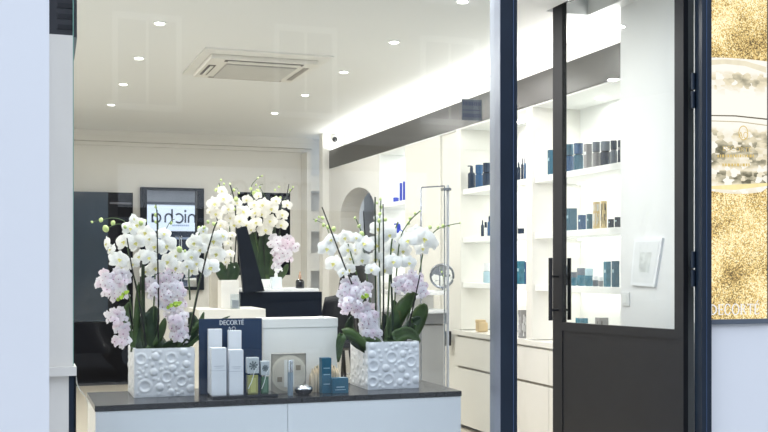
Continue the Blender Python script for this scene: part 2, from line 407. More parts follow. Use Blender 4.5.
def crystal_mat():
    # flat print of cut crystal: diamond cells, strong in some height bands of the jar and faint in others
    m = bpy.data.materials.new('crystal_print'); m.use_nodes = True; nt = m.node_tree; N = nt.nodes; N.clear(); K = nt.links.new
    o = N.new('ShaderNodeOutputMaterial'); e = N.new('ShaderNodeEmission'); tc = N.new('ShaderNodeTexCoord')
    sep = N.new('ShaderNodeSeparateXYZ'); K(tc.outputs['Object'], sep.inputs[0])
    off = 0.99
    zz = lambda py: at(738, py, Y=4.63).z - off
    mr = N.new('ShaderNodeMapRange'); mr.inputs[1].default_value = zz(195); mr.inputs[2].default_value = zz(55); K(sep.outputs[2], mr.inputs[0])
    amp = N.new('ShaderNodeValToRGB'); K(mr.outputs[0], amp.inputs[0]); el = amp.color_ramp.elements
    def fr(py): return (195 - py) / 140
    stops = [(195, .3), (186, .12), (182, .75), (172, .8), (170, .25), (163, .75), (150, .95), (140, .55), (134, .6), (128, .1), (116, .03), (98, .02), (92, .2), (86, .4), (80, .7), (75, .5), (71, .08), (57, .18)]
    el[0].position = fr(stops[0][0]); el[0].color = (stops[0][1],) * 3 + (1,)
    el[1].position = fr(stops[-1][0]); el[1].color = (stops[-1][1],) * 3 + (1,)
    for py, v in stops[1:-1]:
        q = el.new(fr(py)); q.color = (v, v, v, 1)
    mp = N.new('ShaderNodeMapping'); mp.inputs['Scale'].default_value = (1, 1, 1.7); K(tc.outputs['Object'], mp.inputs[0])
    v = N.new('ShaderNodeTexVoronoi'); v.distance = 'MANHATTAN'; v.inputs['Scale'].default_value = 20; v.inputs['Randomness'].default_value = .55; K(mp.outputs[0], v.inputs['Vector'])
    nz = N.new('ShaderNodeTexNoise'); nz.inputs['Scale'].default_value = 16; nz.inputs['Detail'].default_value = 2; K(mp.outputs[0], nz.inputs['Vector'])
    sc = N.new('ShaderNodeSeparateColor'); K(v.outputs['Color'], sc.inputs[0])
    ad = N.new('ShaderNodeMath'); ad.operation = 'MULTIPLY'; K(sc.outputs[0], ad.inputs[0]); K(nz.outputs['Fac'], ad.inputs[1])
    a2 = N.new('ShaderNodeMath'); a2.operation = 'MULTIPLY'; a2.inputs[1].default_value = 2.3; K(ad.outputs[0], a2.inputs[0])
    m3 = N.new('ShaderNodeMath'); m3.operation = 'MULTIPLY'; K(a2.outputs[0], m3.inputs[0]); K(amp.outputs[0], m3.inputs[1])
    cr = N.new('ShaderNodeValToRGB'); K(m3.outputs[0], cr.inputs[0]); e2 = cr.color_ramp.elements
    e2[0].color = (1.0, 0.97, 0.88, 1); e2[0].position = .05; e2[1].color = (0.17, 0.16, 0.11, 1); e2[1].position = 1.0
    q = e2.new(.35); q.color = (0.86, 0.77, 0.56, 1); q = e2.new(.65); q.color = (0.48, 0.44, 0.32, 1)
    K(cr.outputs[0], e.inputs[0]); e.inputs[1].default_value = 1.05; K(e.outputs[0], o.inputs[0]); MATS['crystal_print'] = m; return m
jar_w = crystal_mat(); jar_c = emis('jar_cream', (0.93, 0.84, 0.64), 1.0)
jar_t = emis('jar_tan', (0.62, 0.55, 0.38), 1.0); jar_g = emis('jar_grey', (0.36, 0.34, 0.26), 1.0); jar_d = emis('jar_dark', (0.16, 0.14, 0.10), 1.0)
top = [(711 + i * 5.6, 57.5 + 0.09 * (i) ** 1.9 * .55) for i in range(11)]
poly('jar_print', [(711, 191)] + [(711 + i * 5.6, 191 + 3.0 * math.sin(PI * i / 10)) for i in range(1, 10)] + [(767, 188)] + top[::-1], jar_w, .001)
poly('jar_lid_print', [(711, 60), (725, 59.2), (745, 61), (766, 67), (766, 73), (745, 66), (725, 64), (711, 65)], jar_c, .0015)
poly('jar_seam', [(711, 115), (735, 115.3), (767, 118.6), (767, 120), (735, 116.6), (711, 116.1)], jar_d, .002)
poly('jar_seam', [(711, 120.5), (740, 121.4), (767, 125), (767, 126), (740, 122.4), (711, 121.4)], jar_t, .002)
poly('jar_base_print', [(711, 186), (735, 184.5), (767, 183), (767, 186), (735, 190), (711, 189)], emis('jar_gold', (1.0, 0.82, 0.42), 1.1), .0028)
gold_e = emis('gold_print', (0.78, 0.58, 0.22), 1.0)
mb = MB()
q = pp2(743, 133); stroke(mb, arc(q[0], q[1], .028, .036, 0, 360, 20), .005, PY - .0032); build('emblem_print', mb, gold_e, lb)
a = pp2(738, 138); b_ = pp2(748, 138); serif_text('AQ', a[0], a[1], .032, b_[0] - a[0], PY - .0034, 'lettering', gold_e, lb)
a = pp2(722, 150.5); b_ = pp2(752, 150); serif_text('DECORTÉ', a[0], a[1], .022, b_[0] - a[0], PY - .0034, 'lettering', gold_e, lb)
for y0, x0, x1 in ((156, 717, 754), (165, 722, 750)):    # two printed lines too small to read: flat dashes
    x = x0
    while x < x1:
        ww = R.uniform(1, 2.6); P0 = pp2(x, y0 + 1.4); P1 = pp2(x + ww, y0 - 1.4)
        build('print_mark', MB().add([(P0[0], PY - .0034, P0[1]), (P1[0], PY - .0034, P0[1]), (P1[0], PY - .0034, P1[1]), (P0[0], PY - .0034, P1[1])], [(0, 1, 2, 3)]), gold_e, lb)
        x += ww + 1.0
a = pp2(710.5, 315); b_ = pp2(759, 315)
serif_text('DECORTÉ', a[0] - .006, a[1], at(735, 304, Y=PY).z - a[1], b_[0] - a[0] + .01, PY - .0036, 'lettering', emis('poster_letter_white', (1, 1, 1), 1.0), lb)

# ------------------------------------------------------------------ shelving along the right wall
bays = [(5.56, 6.705), (6.80, 7.97)]
SH = (1.937, 1.547, 1.183)
divs = [(6.705, 6.80), (7.97, 8.07)]
XB = 3.80
led = mat('led_strip', (1, 1, 1), 0.5, emit=(1, 0.98, 0.94), es=3.0)
for bi, (y0, y1) in enumerate(bays):
    t = thing('shelving_unit', ['lit white wall shelves seen through the open door', 'lit white wall shelves seen beside the navy post'][bi], 'shelving', (XB, (y0 + y1) / 2, 0.8), 'lit white shelving units on the right wall')
    build('back_panel', B(XB, XB + 0.02, y0, y1, 0.80, 2.425), shelf_white, t)
    for z in SH:
        sb = build('shelf', MB().box(WALLX + 0.02, XB, y0 + .001, y1 - .001, z - 0.042, z, 0.002), shelf_white, t)
        build('light_strip', B(XB - 0.035, XB - 0.02, y0 + 0.03, y1 - 0.03, z - 0.050, z - 0.042), led, sb)
        area_light('shelf_strip_light', (XB - 0.06, (y0 + y1) / 2, z - 0.055), 0.05, y1 - y0 - 0.1, NICHE_P, (0, 0, 0), (1, 0.98, 0.95))
    build('side_panel', B(WALLX, XB + .02, y1, y1 + 0.094, 0.80, 2.425), lacquer, t)
    if bi == 0: build('side_panel', B(WALLX + .01, XB + .02, 5.53, 5.558, 0.80, 2.425), lacquer, t)
    lx = 3.67; ly = 6.2 if bi == 0 else 7.4
    build('downlight', MB().lathe((lx, ly, 2.418), [(0.035, 0), (0.035, 0.006)], 16), lamp_m, t)
    area_light('niche_beam', (lx, ly, 2.41), 0.06, 0.06, 2.5, shape='DISK')
for k, (y0, y1) in enumerate([(5.56, 6.46), (6.463, 7.25), (7.253, 8.10)]):
    t = thing('base_cabinet', ['cream drawer cabinet under the shelves, nearest the door', 'cream drawer cabinet under the shelves, mostly behind the navy post', 'cream drawer cabinet under the shelves, farthest from the door'][k], 'cabinet', (3.6, (y0 + y1) / 2, 0), 'cream drawer cabinets')
    build('carcass', B(3.45, 3.88, y0, y1, 0.03, 0.750), lacquer, t)
    build('drawer', MB().box(WALLX, 3.448, y0 + .002, y1 - .002, 0.506, 0.742, 0.0015), lacquer, t)
    build('drawer', MB().box(WALLX, 3.448, y0 + .002, y1 - .002, 0.035, 0.488, 0.0015), lacquer, t)
    build('finger_groove', B(3.444, 3.449, y0 + .002, y1 - .002, 0.488, 0.506), mat('groove_shadow', (0.30, 0.28, 0.24), 0.5), t)
tag(build('cabinet_worktop', MB().box(WALLX - .012, 3.80, 5.56, 8.11, 0.756, 0.795, 0.002), lacquer), 'long cream worktop lying over the drawer cabinets', 'worktop')
# farther panels of the right wall
t = thing('wall_shelving_niche', 'pale lit wall niche with dark blue products behind the right orchids', 'shelving', (3.7, 9.7, 0))
y0, y1 = 9.27, 10.02
build('back_panel', B(XB, XB + .02, y0, y1, 0, 2.425), shelf_white, t)
for z in (1.935, 1.53, 1.16):
    build('shelf', MB().box(WALLX + .02, XB, y0, y1, z - .042, z, .002), shelf_white, t)
    area_light('shelf_strip_light', (XB - 0.06, (y0 + y1) / 2, z - 0.055), 0.05, 0.8, NICHE_P, (0, 0, 0), (1, 0.98, 0.97))
area_light('shelf_strip_light', (XB - 0.06, (y0 + y1) / 2, 2.41), 0.05, 0.8, NICHE_P * 1.3, (0, 0, 0), (0.97, 0.98, 1))
build('base_door', MB().box(WALLX, XB, y0, y1 - .021, 0, 0.8, .002), lacquer, t)
build('side_panel', B(WALLX, XB + .02, y1 - .02, y1, 0, 2.425), shelf_white, t)
struct('wall_right_panel_1', B(WALLX, XB, 8.42, 9.27, 0, 2.425), lacquer)
struct('wall_right_panel_2', B(WALLX + .02, XB, 8.07, 8.415, 0, 2.425), lacquer)
# arched opening
mb = MB(); ya, yb_ = 10.14, 11.35; zc = 1.86; r_ = (yb_ - ya) / 2; ym = (ya + yb_) / 2; ry = 0.30
zt = at(355, 188, X=WALLX).z
arcp = [(ym + r_ * math.cos(math.radians(a)), zc + (zt - zc) * math.sin(math.radians(a))) for a in range(0, 181, 12)]
out = [(10.03, 0), (10.03, 2.425), (11.785, 2.425), (11.785, 0), (yb_, 0)] + arcp[::-1] + [(ya, 0)]
# build as strips so the outline stays clean
pts_top = [(y, 2.425) for y, z in arcp]
for i in range(len(arcp) - 1):
    (ya1, za1), (ya2, za2) = arcp[i], arcp[i + 1]
    mb.prism([(ya1, za1), (ya1, 2.425), (ya2, 2.425), (ya2, za2)], 0, WALLX, WALLX + .22)
mb.box(WALLX, WALLX + .22, 10.03, ya, 0, 2.425); mb.box(WALLX, WALLX + .22, yb_, 11.785, 0, 2.425)
struct('wall_arch', mb, cream_wall)
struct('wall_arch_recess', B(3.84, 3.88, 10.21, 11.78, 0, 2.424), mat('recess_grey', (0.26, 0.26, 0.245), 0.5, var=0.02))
tag(build('dark_wall_screen', MB().box(3.66, 3.70, 10.06, 10.50, 0.0, 2.3, 0.003), mat('dark_screen', (0.010, 0.013, 0.013), 0.5, spec=.2)), 'dark panel standing inside the grey arched opening', 'panel')
# niche tower at the end of the room
t = thing('niche_tower', 'cream tower of open niches left of the white pier at the back', 'shelving', (3.3, 12.5, 0))
xl = at(305, 200, Y=12.4).x; xr = 3.52
for k, (ya_, yb2) in enumerate([(306, 0)]): pass
build('tower_side', B(xl - .05, xl, 12.12, 12.398, 0, 2.66), cream_wall, t)
build('tower_back', B(xl, xr, 12.385, 12.398, 0, 2.66), mat('niche_back', (0.78, 0.76, 0.72), 0.5), t)
for py0, py1 in ((177, 192), (212, 232), (253, 271), (289, 300)):
    build('niche_slab', B(xl, xr, 12.12, 12.384, at(312, py1, Y=12.3).z, at(312, py0, Y=12.3).z), cream_wall, t)

# small dome camera
t = thing('security_camera', 'small dark dome camera high on the white wall above the black bulkhead', 'camera', (3.53, 11.74, 2.93 - .1))
build('mount', MB().lathe((3.48, 11.788, 2.805), [(0.028, 0), (0.028, -0.025)], 14, 'y'), shelf_white, t, True)
build('lens_dome', MB().ball((3.478, 11.745, 2.775), 0.031), black_gloss, t, True)

# ------------------------------------------------------------------ ceiling fittings
for k, lx in enumerate((0.45, 1.05, 1.65, 2.0)):  # fittings for the added fill lamps
    t = thing('window_spot', 'small round spot lamp over the window display, above the frame, number %s from the left' % ('one', 'two', 'three', 'four')[k], 'ceiling light', (lx, 4.84, CEIL), 'spot lamps over the window display')
    build('rim', MB().lathe((lx, 4.84, CEIL - 0.006), [(0.045, 0), (0.045, 0.006)], 20), shelf_white, t)
    build('lamp', MB().lathe((lx, 4.84, CEIL - 0.010), [(0.029, 0), (0.029, 0.004)], 20), lamp_m, t)
for i, (lx, ly) in enumerate(LAMPS):
    row = 'left' if i < 5 else 'right'
    t = thing('downlight', 'small round ceiling downlight, %s of the %s row counted from the window' % (['first', 'second', 'third', 'fourth', 'fifth and farthest'][i % 5], row), 'ceiling light', (lx, ly, CEIL), 'downlights of the %s ceiling row' % row)
    build('rim', MB().lathe((lx, ly, CEIL - 0.006), [(0.045, 0), (0.045, 0.006)], 20), shelf_white, t)
    build('lamp', MB().lathe((lx, ly, CEIL - 0.010), [(0.029, 0), (0.029, 0.004)], 20), lamp_m, t)
t = thing('ceiling_air_conditioner', 'square cassette air conditioner set in the ceiling', 'air conditioner', (1.73, 7.98, CEIL))
ac_w = mat('ac_plastic', (0.70, 0.68, 0.63), 0.4, var=0.02); ac_d = mat('ac_slot', (0.10, 0.09, 0.08), 0.5); ac_g = mat('ac_grille', (0.42, 0.41, 0.39), 0.5)
build('surround_plate', B(1.26, 2.20, 7.45, 8.50, CEIL - .012, CEIL), mat('ac_plate', (0.74, 0.735, 0.71), 0.5), t)
build('body', MB().box(1.33, 2.12, 7.60, 8.40, CEIL - .045, CEIL - .012, .008), ac_w, t)
g = build('intake_grille', MB().box(1.47, 2.00, 7.76, 8.30, CEIL - .052, CEIL - .045), ac_g, t)
for k in range(18):
    y = 7.775 + k * .03; build('slat', B(1.475, 1.995, y, y + .012, CEIL - .058, CEIL - .052), ac_w, g)
build('air_slot', B(1.44, 2.02, 7.625, 7.68, CEIL - .049, CEIL - .045), ac_d, t); build('air_slot', B(1.44, 2.02, 8.33, 8.37, CEIL - .049, CEIL - .045), mat('ac_slot_mid', (0.3, 0.28, 0.25), 0.5), t)
build('air_slot', B(1.355, 1.41, 7.85, 8.25, CEIL - .049, CEIL - .045), ac_d, t); build('air_slot', B(2.05, 2.09, 7.75, 8.28, CEIL - .049, CEIL - .045), MATS['ac_slot_mid'], t)
build('louvre', B(1.46, 2.0, 7.635, 7.655, CEIL - .056, CEIL - .049), ac_w, t)
build('louvre', B(1.372, 1.392, 7.86, 8.24, CEIL - .056, CEIL - .049), ac_w, t)

# ------------------------------------------------------------------ back of the shop: dark glass panels and the mirror
xa, xb, xc2 = 0.30, at(108, 250, Y=12.2).x, at(133, 250, Y=12.2).x
zt = at(100, 192, Y=12.2).z
t = thing('glass_partition', 'tall glossy slate and black glass panels on the back wall at the left', 'wall panel', (0.9, 12.2, 0))
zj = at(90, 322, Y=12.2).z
build('slate_panel', MB().box(xa, xb, 12.19, 12.23, zj + .002, zt, .002), slate_gloss, t)['label'] = 'slate blue glossy panel'
build('lower_panel', MB().box(xa, xb, 12.192, 12.232, 0.03, zj - .002, .002), mat('black_panel', (0.004, 0.004, 0.006), 0.5, spec=.1), t)['label'] = 'black lower panel'  # added panel: the car's dark reflection put into the colour
build('black_panel', MB().box(xb, xc2, 12.20, 12.24, 0.03, zt, .002), mat('black_panel', (0.004, 0.004, 0.006), 0.5, spec=.1), t)['label'] = 'black panel'
build('inner_shelf', B(xb + .02, xc2 - .02, 12.185, 12.2, zt - .13, zt - .11), mat('shelf_bar', (0.10, 0.10, 0.12), 0.4), t)
build('plinth', B(xa, xc2, 12.2, 12.38, 0, 0.03), black_gloss, t)
a = at(140.5, 187, Y=12.34); b_ = at(204, 290, Y=12.34); ya0, za0 = 12.25, 0
t = thing('framed_mirror', 'black framed mirror on the back wall reflecting the street', 'mirror', ((a.x + b_.x) / 2, 12.33, b_.z))
fw = at(147, 200, Y=12.34).x - a.x
for (x0, x1, z0, z1) in ((a.x, a.x + fw, b_.z, a.z), (b_.x - fw * 1.1, b_.x, b_.z, a.z), (a.x + fw, b_.x - fw * 1.1, a.z - .03, a.z), (a.x + fw, b_.x - fw * 1.1, b_.z, b_.z + .04)):
    build('frame_bar', MB().box(x0, x1, 12.33, 12.398, z0, z1, .003), mat('mirror_frame', (0.008, 0.011, 0.017), 0.5, spec=.15), t)
build('mirror_glass', B(a.x + fw, b_.x - fw * 1.1, 12.36, 12.37, b_.z + .04, a.z - .03), mirror_m, t)

# ------------------------------------------------------------------ street opposite, seen in the reflections
FY = -15.3
stone = mat('street_stone', (0.21, 0.205, 0.20), 0.8, var=0.08, scale=2)
struct('wall_opposite', B(-22, 30, FY - .3, FY, -0.1, 13), stone)
for fl in range(3):
    for k in range(13):
        x = -20 + k * 3.7; z = 5.0 + fl * 3.0
        wv = struct('window_%d' % (2 + fl * 13 + k), B(x, x + 1.3, FY, FY + .03, z, z + 1.9), mat('far_pane', (0.05, 0.07, 0.10), 0.1))
        build('window_frame', MB().box(x - .12, x + 1.42, FY, FY + .08, z - .14, z).box(x - .12, x, FY, FY + .08, z, z + 1.9).box(x + 1.3, x + 1.42, FY, FY + .08, z, z + 1.9).box(x - .12, x + 1.42, FY, FY + .08, z + 1.9, z + 2.05).box(x + .62, x + .68, FY, FY + .05, z, z + 1.9), mat('far_frame', (0.75, 0.74, 0.72), 0.6), wv)
struct('trim_9', B(-22, 30, FY, FY + .25, 4.25, 4.5), mat('cornice', (0.40, 0.39, 0.37), 0.7))
t = thing('shop_sign', 'white shop fascia with dark lettering across the street, seen in the mirror', 'sign', (5.6, FY, 2.7))
build('fascia', B(2.2, 9.6, FY, FY + .12, 2.67, 3.64), mat('fascia_white', (0.88, 0.90, 0.93), 0.5, var=0.01), t)
build('fascia_edge', B(2.2, 9.6, FY, FY + .14, 3.64, 3.74), mat('fascia_edge', (0.03, 0.035, 0.045), 0.5), t)
# seen from the shop the word reads from the street's right to left: +X is to the left for that viewer
xh, sw, zz = 0.33, 0.062, 2.98
mb = MB(); XC = 6.62
def L2(u, v): return (XC - u, zz + v)
YS = FY + .125
def sk(pts, wd=sw): stroke(mb, [L2(*p) for p in pts], wd, YS)
sk([(0, 0), (0, xh)]); sk([(0, xh - .10)] + [(0.12 + .12 * math.cos(math.radians(a)), xh - .14 + .12 * math.sin(math.radians(a))) for a in range(180, -1, -20)] + [(.24, 0)])
sk([(.24, xh - .14)] + [(0.36 + .12 * math.cos(math.radians(a)), xh - .14 + .12 * math.sin(math.radians(a))) for a in range(180, -1, -20)] + [(.48, 0)])
sk([(.60, 0), (.60, xh)]); sk([(.60, xh + .07), (.60, xh + .15)], .07)
sk([(0.84 + .15 * math.cos(math.radians(a)), .165 + .165 * math.sin(math.radians(a))) for a in range(45, 320, 15)])
sk([(1.09, 0), (1.09, .50)]); sk([(1.09, xh - .14)] + [(1.215 + .125 * math.cos(math.radians(a)), xh - .14 + .13 * math.sin(math.radians(a))) for a in range(180, -1, -20)] + [(1.34, 0)])
sk([(1.66 + .15 * math.cos(math.radians(a)), .165 + .165 * math.sin(math.radians(a))) for a in range(0, 361, 15)]); sk([(1.81, 0), (1.81, xh)])
build('lettering', mb, mat('sign_letter', (0.03, 0.035, 0.05), 0.5), t)
mb = MB()
for k in range(9): mb.box(6.1 - k * .07, 6.15 - k * .07, YS - .002, YS, zz - .13, zz - .07)
build('small_lettering', mb, mat('sign_small', (0.35, 0.4, 0.5), 0.5), t)
t = thing('dark_shop_front', 'dark shop front below the white fascia across the street', 'shop front', (5.6, FY, 0))
build('glazing', B(2.2, 9.6, FY, FY + .06, 0, 2.66), mat('far_dark_glass', (0.012, 0.018, 0.03), 0.15), t)
build('awning_rail', B(2.2, 9.6, FY + .06, FY + .2, 2.36, 2.44), mat('rail_grey', (0.25, 0.28, 0.34), 0.4), t)
for k in range(5): build('mullion', B(2.2 + k * 1.8, 2.28 + k * 1.8, FY + .06, FY + .1, 0, 2.36), MATS['fascia_edge'], t)

# ------------------------------------------------------------------ reception desk and what stands on it
DY = 7.2
a = at(240, 292, Y=DY); b_ = at(322, 292, Y=DY); zt = at(280, 292, Y=DY).z
t = thing('reception_desk', 'black high desk with a thin white top behind the window display', 'desk', ((a.x + b_.x) / 2, DY + .3, 0))
build('desk_body', MB().box(a.x, b_.x, DY, DY + .72, 0, zt, .003), mat('desk_black', (0.004, 0.007, 0.014), 0.3, spec=.25), t)
build('desk_top', MB().box(a.x + .03, b_.x - .02, DY + .01, DY + .70, zt, zt + .022, .003), white_gloss, t)
DT = zt + .022
s0 = at(238, 192, Y=7.85); s1 = at(290, 275, Y=7.85)
t = thing('display_screen', 'black framed screen standing behind the rear white orchids', 'screen', ((s0.x + s1.x) / 2, 7.75, DT))
build('screen_panel', MB().box(s0.x, s1.x, 7.84, 7.875, s1.z, s0.z, .004), mat('screen_black', (0.004, 0.004, 0.006), 0.5, spec=.1), t)
build('screen_foot', MB().box(s0.x + .12, s1.x - .12, 7.79, 7.89, DT, DT + .015, .003), black_gloss, t)
build('screen_neck', B((s0.x + s1.x) / 2 - .03, (s0.x + s1.x) / 2 + .03, 7.845, 7.87, DT + .015, s1.z), black_gloss, t)
# slanted black stand in front of the desk
mb = MB(); Y = DY - .02
P = [at(236, 228, Y=Y), at(246, 226, Y=Y), at(264, 291, Y=Y), at(243, 293, Y=Y)]
t = tag(build('slanted_board', MB().prism([(p.x, p.z) for p in P][::-1], 1, DY - .04, DY - .005), mat('board_black', (0.007, 0.010, 0.017), 0.4, spec=.2)), 'black slanted board beside the rear orchids above the desk', 'board')
# soap bottle and dropper bottle on the desk
a = at(272, 290, Y=DY + .12); b_ = at(282, 290, Y=DY + .12); cx = (a.x + b_.x) / 2; hw = (b_.x - a.x) / 2
t = thing('pump_bottle', 'clear square pump bottle standing on the white desk top', 'bottle', (cx, DY + .15, DT))
zz1 = at(277, 277, Y=DY + .12).z
build('bottle_body', MB().box(cx - hw, cx + hw, DY + .12, DY + .12 + 2 * hw, DT, zz1, .008), mat('bottle_pale', (0.72, 0.78, 0.82), 0.1, spec=.8), t)
build('pump_neck', MB().lathe((cx, DY + .15, zz1), [(.012, 0), (.012, .025), (.006, .026), (.006, .05)], 12), shelf_white, t, True)
build('pump_spout', MB().tube([(cx, DY + .15, zz1 + .05), (cx + .04, DY + .15, zz1 + .052), (cx + .045, DY + .15, zz1 + .04)], .007), shelf_white, t, True)
a = at(301, 291, Y=DY + .12); cx = a.x
t = thing('dropper_bottle', 'small black dropper bottle with a rose gold top on the desk', 'bottle', (cx, DY + .15, DT))
build('bottle_body', MB().lathe((cx, DY + .15, DT), [(.030, 0), (.031, .01), (.031, .045), (.024, .06), (.014, .064)], 18), black_gloss, t, True)
build('dropper_top', MB().lathe((cx, DY + .15, DT + .064), [(.011, 0), (.011, .03), (.006, .034), (.006, .055)], 14), mat('rose_gold', (0.75, 0.50, 0.38), 0.25, metal=.9), t, True)

# white plinth behind the display, vase side
PYY = 6.25
a = at(196, 309, Y=PYY); b_ = at(262, 309, Y=PYY); PT = a.z
tag(build('display_plinth', MB().box(a.x, b_.x, PYY - .1, PYY + .3, 0, PT, .003), mat('plinth_cream', (0.76, 0.73, 0.67), 0.4)), 'cream plinth between the window counter and the black desk', 'plinth')
a = at(209, 312, Y=6.5); b_ = at(220, 265, Y=6.5)
tag(build('beige_pillar_box', MB().box(a.x, b_.x, 6.42, 6.5, PT, b_.z, .003), mat('taupe', (0.45, 0.42, 0.36), 0.5)), 'narrow taupe box standing left of the tall cream vase', 'box')
# acrylic block
a = at(231, 315, Y=6.18); b_ = at(240, 294, Y=6.18)
t = thing('acrylic_holder', 'clear acrylic holder in front of the tall cream vase', 'holder', ((a.x + b_.x) / 2, 6.2, PT))
ac = glass_mat('acrylic', (0.86, 0.90, 0.92), 1.5)
build('holder_wall', MB().box(a.x, b_.x, 6.17, 6.21, PT, b_.z, .002), ac, t)
build('holder_insert', MB().box(a.x + .008, b_.x - .008, 6.18, 6.20, PT + .004, b_.z - .035, .001), mat('insert_grey', (0.35, 0.36, 0.38), 0.4), t)

# ------------------------------------------------------------------ window counter
CT = 0.693; CX0, CX1, CY0, CY1 = 0.336, 2.090, 4.853, 5.39
t = thing('window_counter', 'low white display counter with a black top inside the window', 'counter', ((CX0 + CX1) / 2, 5.1, 0))
xs = at(288, 410, Y=CY0).x
build('counter_top', MB().box(CX0, CX1, CY0, CY1, CT - .026, CT, .002), dark_top, t)
build('front_panel', MB().box(CX0 + .003, xs - .0012, CY0 + .004, CY0 + .02, 0, CT - .027, .001), white_gloss, t)
build('front_panel', MB().box(xs + .0012, CX1 - .003, CY0 + .004, CY0 + .02, 0, CT - .027, .001), white_gloss, t)
build('carcass', B(CX0 + .003, CX1 - .003, CY0 + .021, CY1 - .003, 0, CT - .027), white_gloss, t)
cb = MB().tube([at(76, 377, Y=4.9), at(77, 384, Y=4.95), at(80, 390, Y=5.0), at(86, 397, Y=5.1), at(88, 404, Y=5.15)], .0025, 6)
tag(build('cable', cb, shelf_white), 'thin white cable hanging between the window jamb and the counter', 'cable')

# ------------------------------------------------------------------ orchids
def petal_pts(mb, L, W, rot, y0, cup, nu=5, nv=4, rnd=0.8, curl=.10):
    def fn(u, v):
        vv = v * 2 - 1
        wv = W * (math.sin(PI * min(1, u ** rnd * .96 + .02))) ** .62
        x = vv * wv / 2; z = u * L; y = y0 - cup * (1 - vv * vv) * .12 * L * math.sin(PI * u) + curl * u * u * L
        c, s_ = math.cos(rot), math.sin(rot)
        return (x * c + z * s_, y, -x * s_ + z * c)
    mb.grid(fn, nu, nv)
def blossom_mesh(seed, big=True):
    r = random.Random(seed); mb = MB()
    for a in (0, 125, -125): petal_pts(mb, 1.04 * r.uniform(.95, 1.05), .76, math.radians(a + r.uniform(-5, 5)), .03, .8, 5 if big else 3, 4 if big else 2)
    for a in (72, -72): petal_pts(mb, 1.10 * r.uniform(.97, 1.05), 1.36, math.radians(a + r.uniform(-5, 5)), -.03, 1.0, 5 if big else 3, 4 if big else 2, .72)
    return mb
def lip_mesh():
    mb = MB().ball((0, -.12, .02), .075, .12, .09, 7, 5)
    petal_pts(mb, .34, .22, PI, -.14, 1.5, 3, 2, .8, -.5); petal_pts(mb, .24, .2, math.radians(110), -.16, 1.2, 3, 2, .8, -.6); petal_pts(mb, .24, .2, math.radians(-110), -.16, 1.2, 3, 2, .8, -.6)
    return mb
def mesh_of(name, mb, m):
    me = bpy.data.meshes.new(name); me.from_pydata(mb.v, [], mb.f); me.materials.append(m)
    me.polygons.foreach_set('use_smooth', [True] * len(me.polygons)); return me
BM = {k: [mesh_of('blossom', blossom_mesh(i), m) for i in range(3)] for k, m in (('w', pw), ('c', pc))}
pp2_m = petal_mat('petal_rose', (0.90, 0.80, 0.88))
BM['p'] = [mesh_of('small_blossom', blossom_mesh(10 + i, False), pp if i < 3 else pp2_m) for i in range(4)]
LM = {'w': mesh_of('lip', lip_mesh(), lip_y), 'c': mesh_of('lip', lip_mesh(), lip_y), 'p': mesh_of('lip', MB().ball((0, -.18, -.05), .12, .12, .13, 6, 4), lip_p)}
BUD = mesh_of('bud', MB().ball((0, 0, 0), .8, .8, 1.0, 8, 6), bud_m)
def place(me, name, parent, loc, rot, sc):
    o = bpy.data.objects.new(name, me); COL.objects.link(o); o.parent = parent
    o.location = loc - WL[parent.name]; o.rotation_euler = rot; o.scale = (sc, sc, sc); return o
def blossom(par, kind, p, r, yaw=0, pitch=0, roll=0):
    o = place(R.choice(BM[kind]), 'small_blossom' if kind == 'p' else 'blossom', par, p, (pitch, roll, yaw), r)
    l = bpy.data.objects.new('lip', LM[kind]); COL.objects.link(l); l.parent = o
def bez(p, n=10):
    """smooth curve through points (Catmull-Rom)"""
    P = [Vector(q) for q in p]; P = [P[0] * 2 - P[1]] + P + [P[-1] * 2 - P[-2]]; out = []
    for i in range(1, len(P) - 2):
        for k in range(n):
            t = k / n; a, b, c, d = P[i - 1:i + 3]
            out.append(.5 * ((2 * b) + (c - a) * t + (2 * a - 5 * b + 4 * c - d) * t * t + (3 * b - a - 3 * c + d) * t ** 3))
    out.append(P[-2]); return out
def leaf(par, pts, width, m, n=5, name='leaf', thick=.35, tilt=0.0):
    path = bez(pts, n); M_ = len(path) - 1; mb = MB()
    def fn(u, v):
        i = min(int(u * M_ + .5), M_); p = path[i]; t = (path[min(i + 1, M_)] - path[max(i - 1, 0)]).normalized()
        side = Vector((1, 0, 0)) if abs(t.x) < .75 else Vector((0, 0, 1))
        side = (side - t * side.dot(t)).normalized(); nrm = t.cross(side)
        side = (side * math.cos(tilt) + nrm * math.sin(tilt)).normalized(); nrm = t.cross(side)
        ww = width * (math.sin(PI * min(1, .12 + .86 * u))) ** .6
        vv = v * 2 - 1
        q = p + side * (vv * ww / 2) + nrm * (abs(vv) * ww * thick * .5)
        return tuple(q)
    mb.grid(fn, M_, 4)
    o = build(name, mb, m, par, smooth=False)
    o.data.polygons.foreach_set('use_smooth', [True] * len(o.data.polygons))
    md = o.modifiers.new('solid', 'SOLIDIFY'); md.thickness = .002
    return o
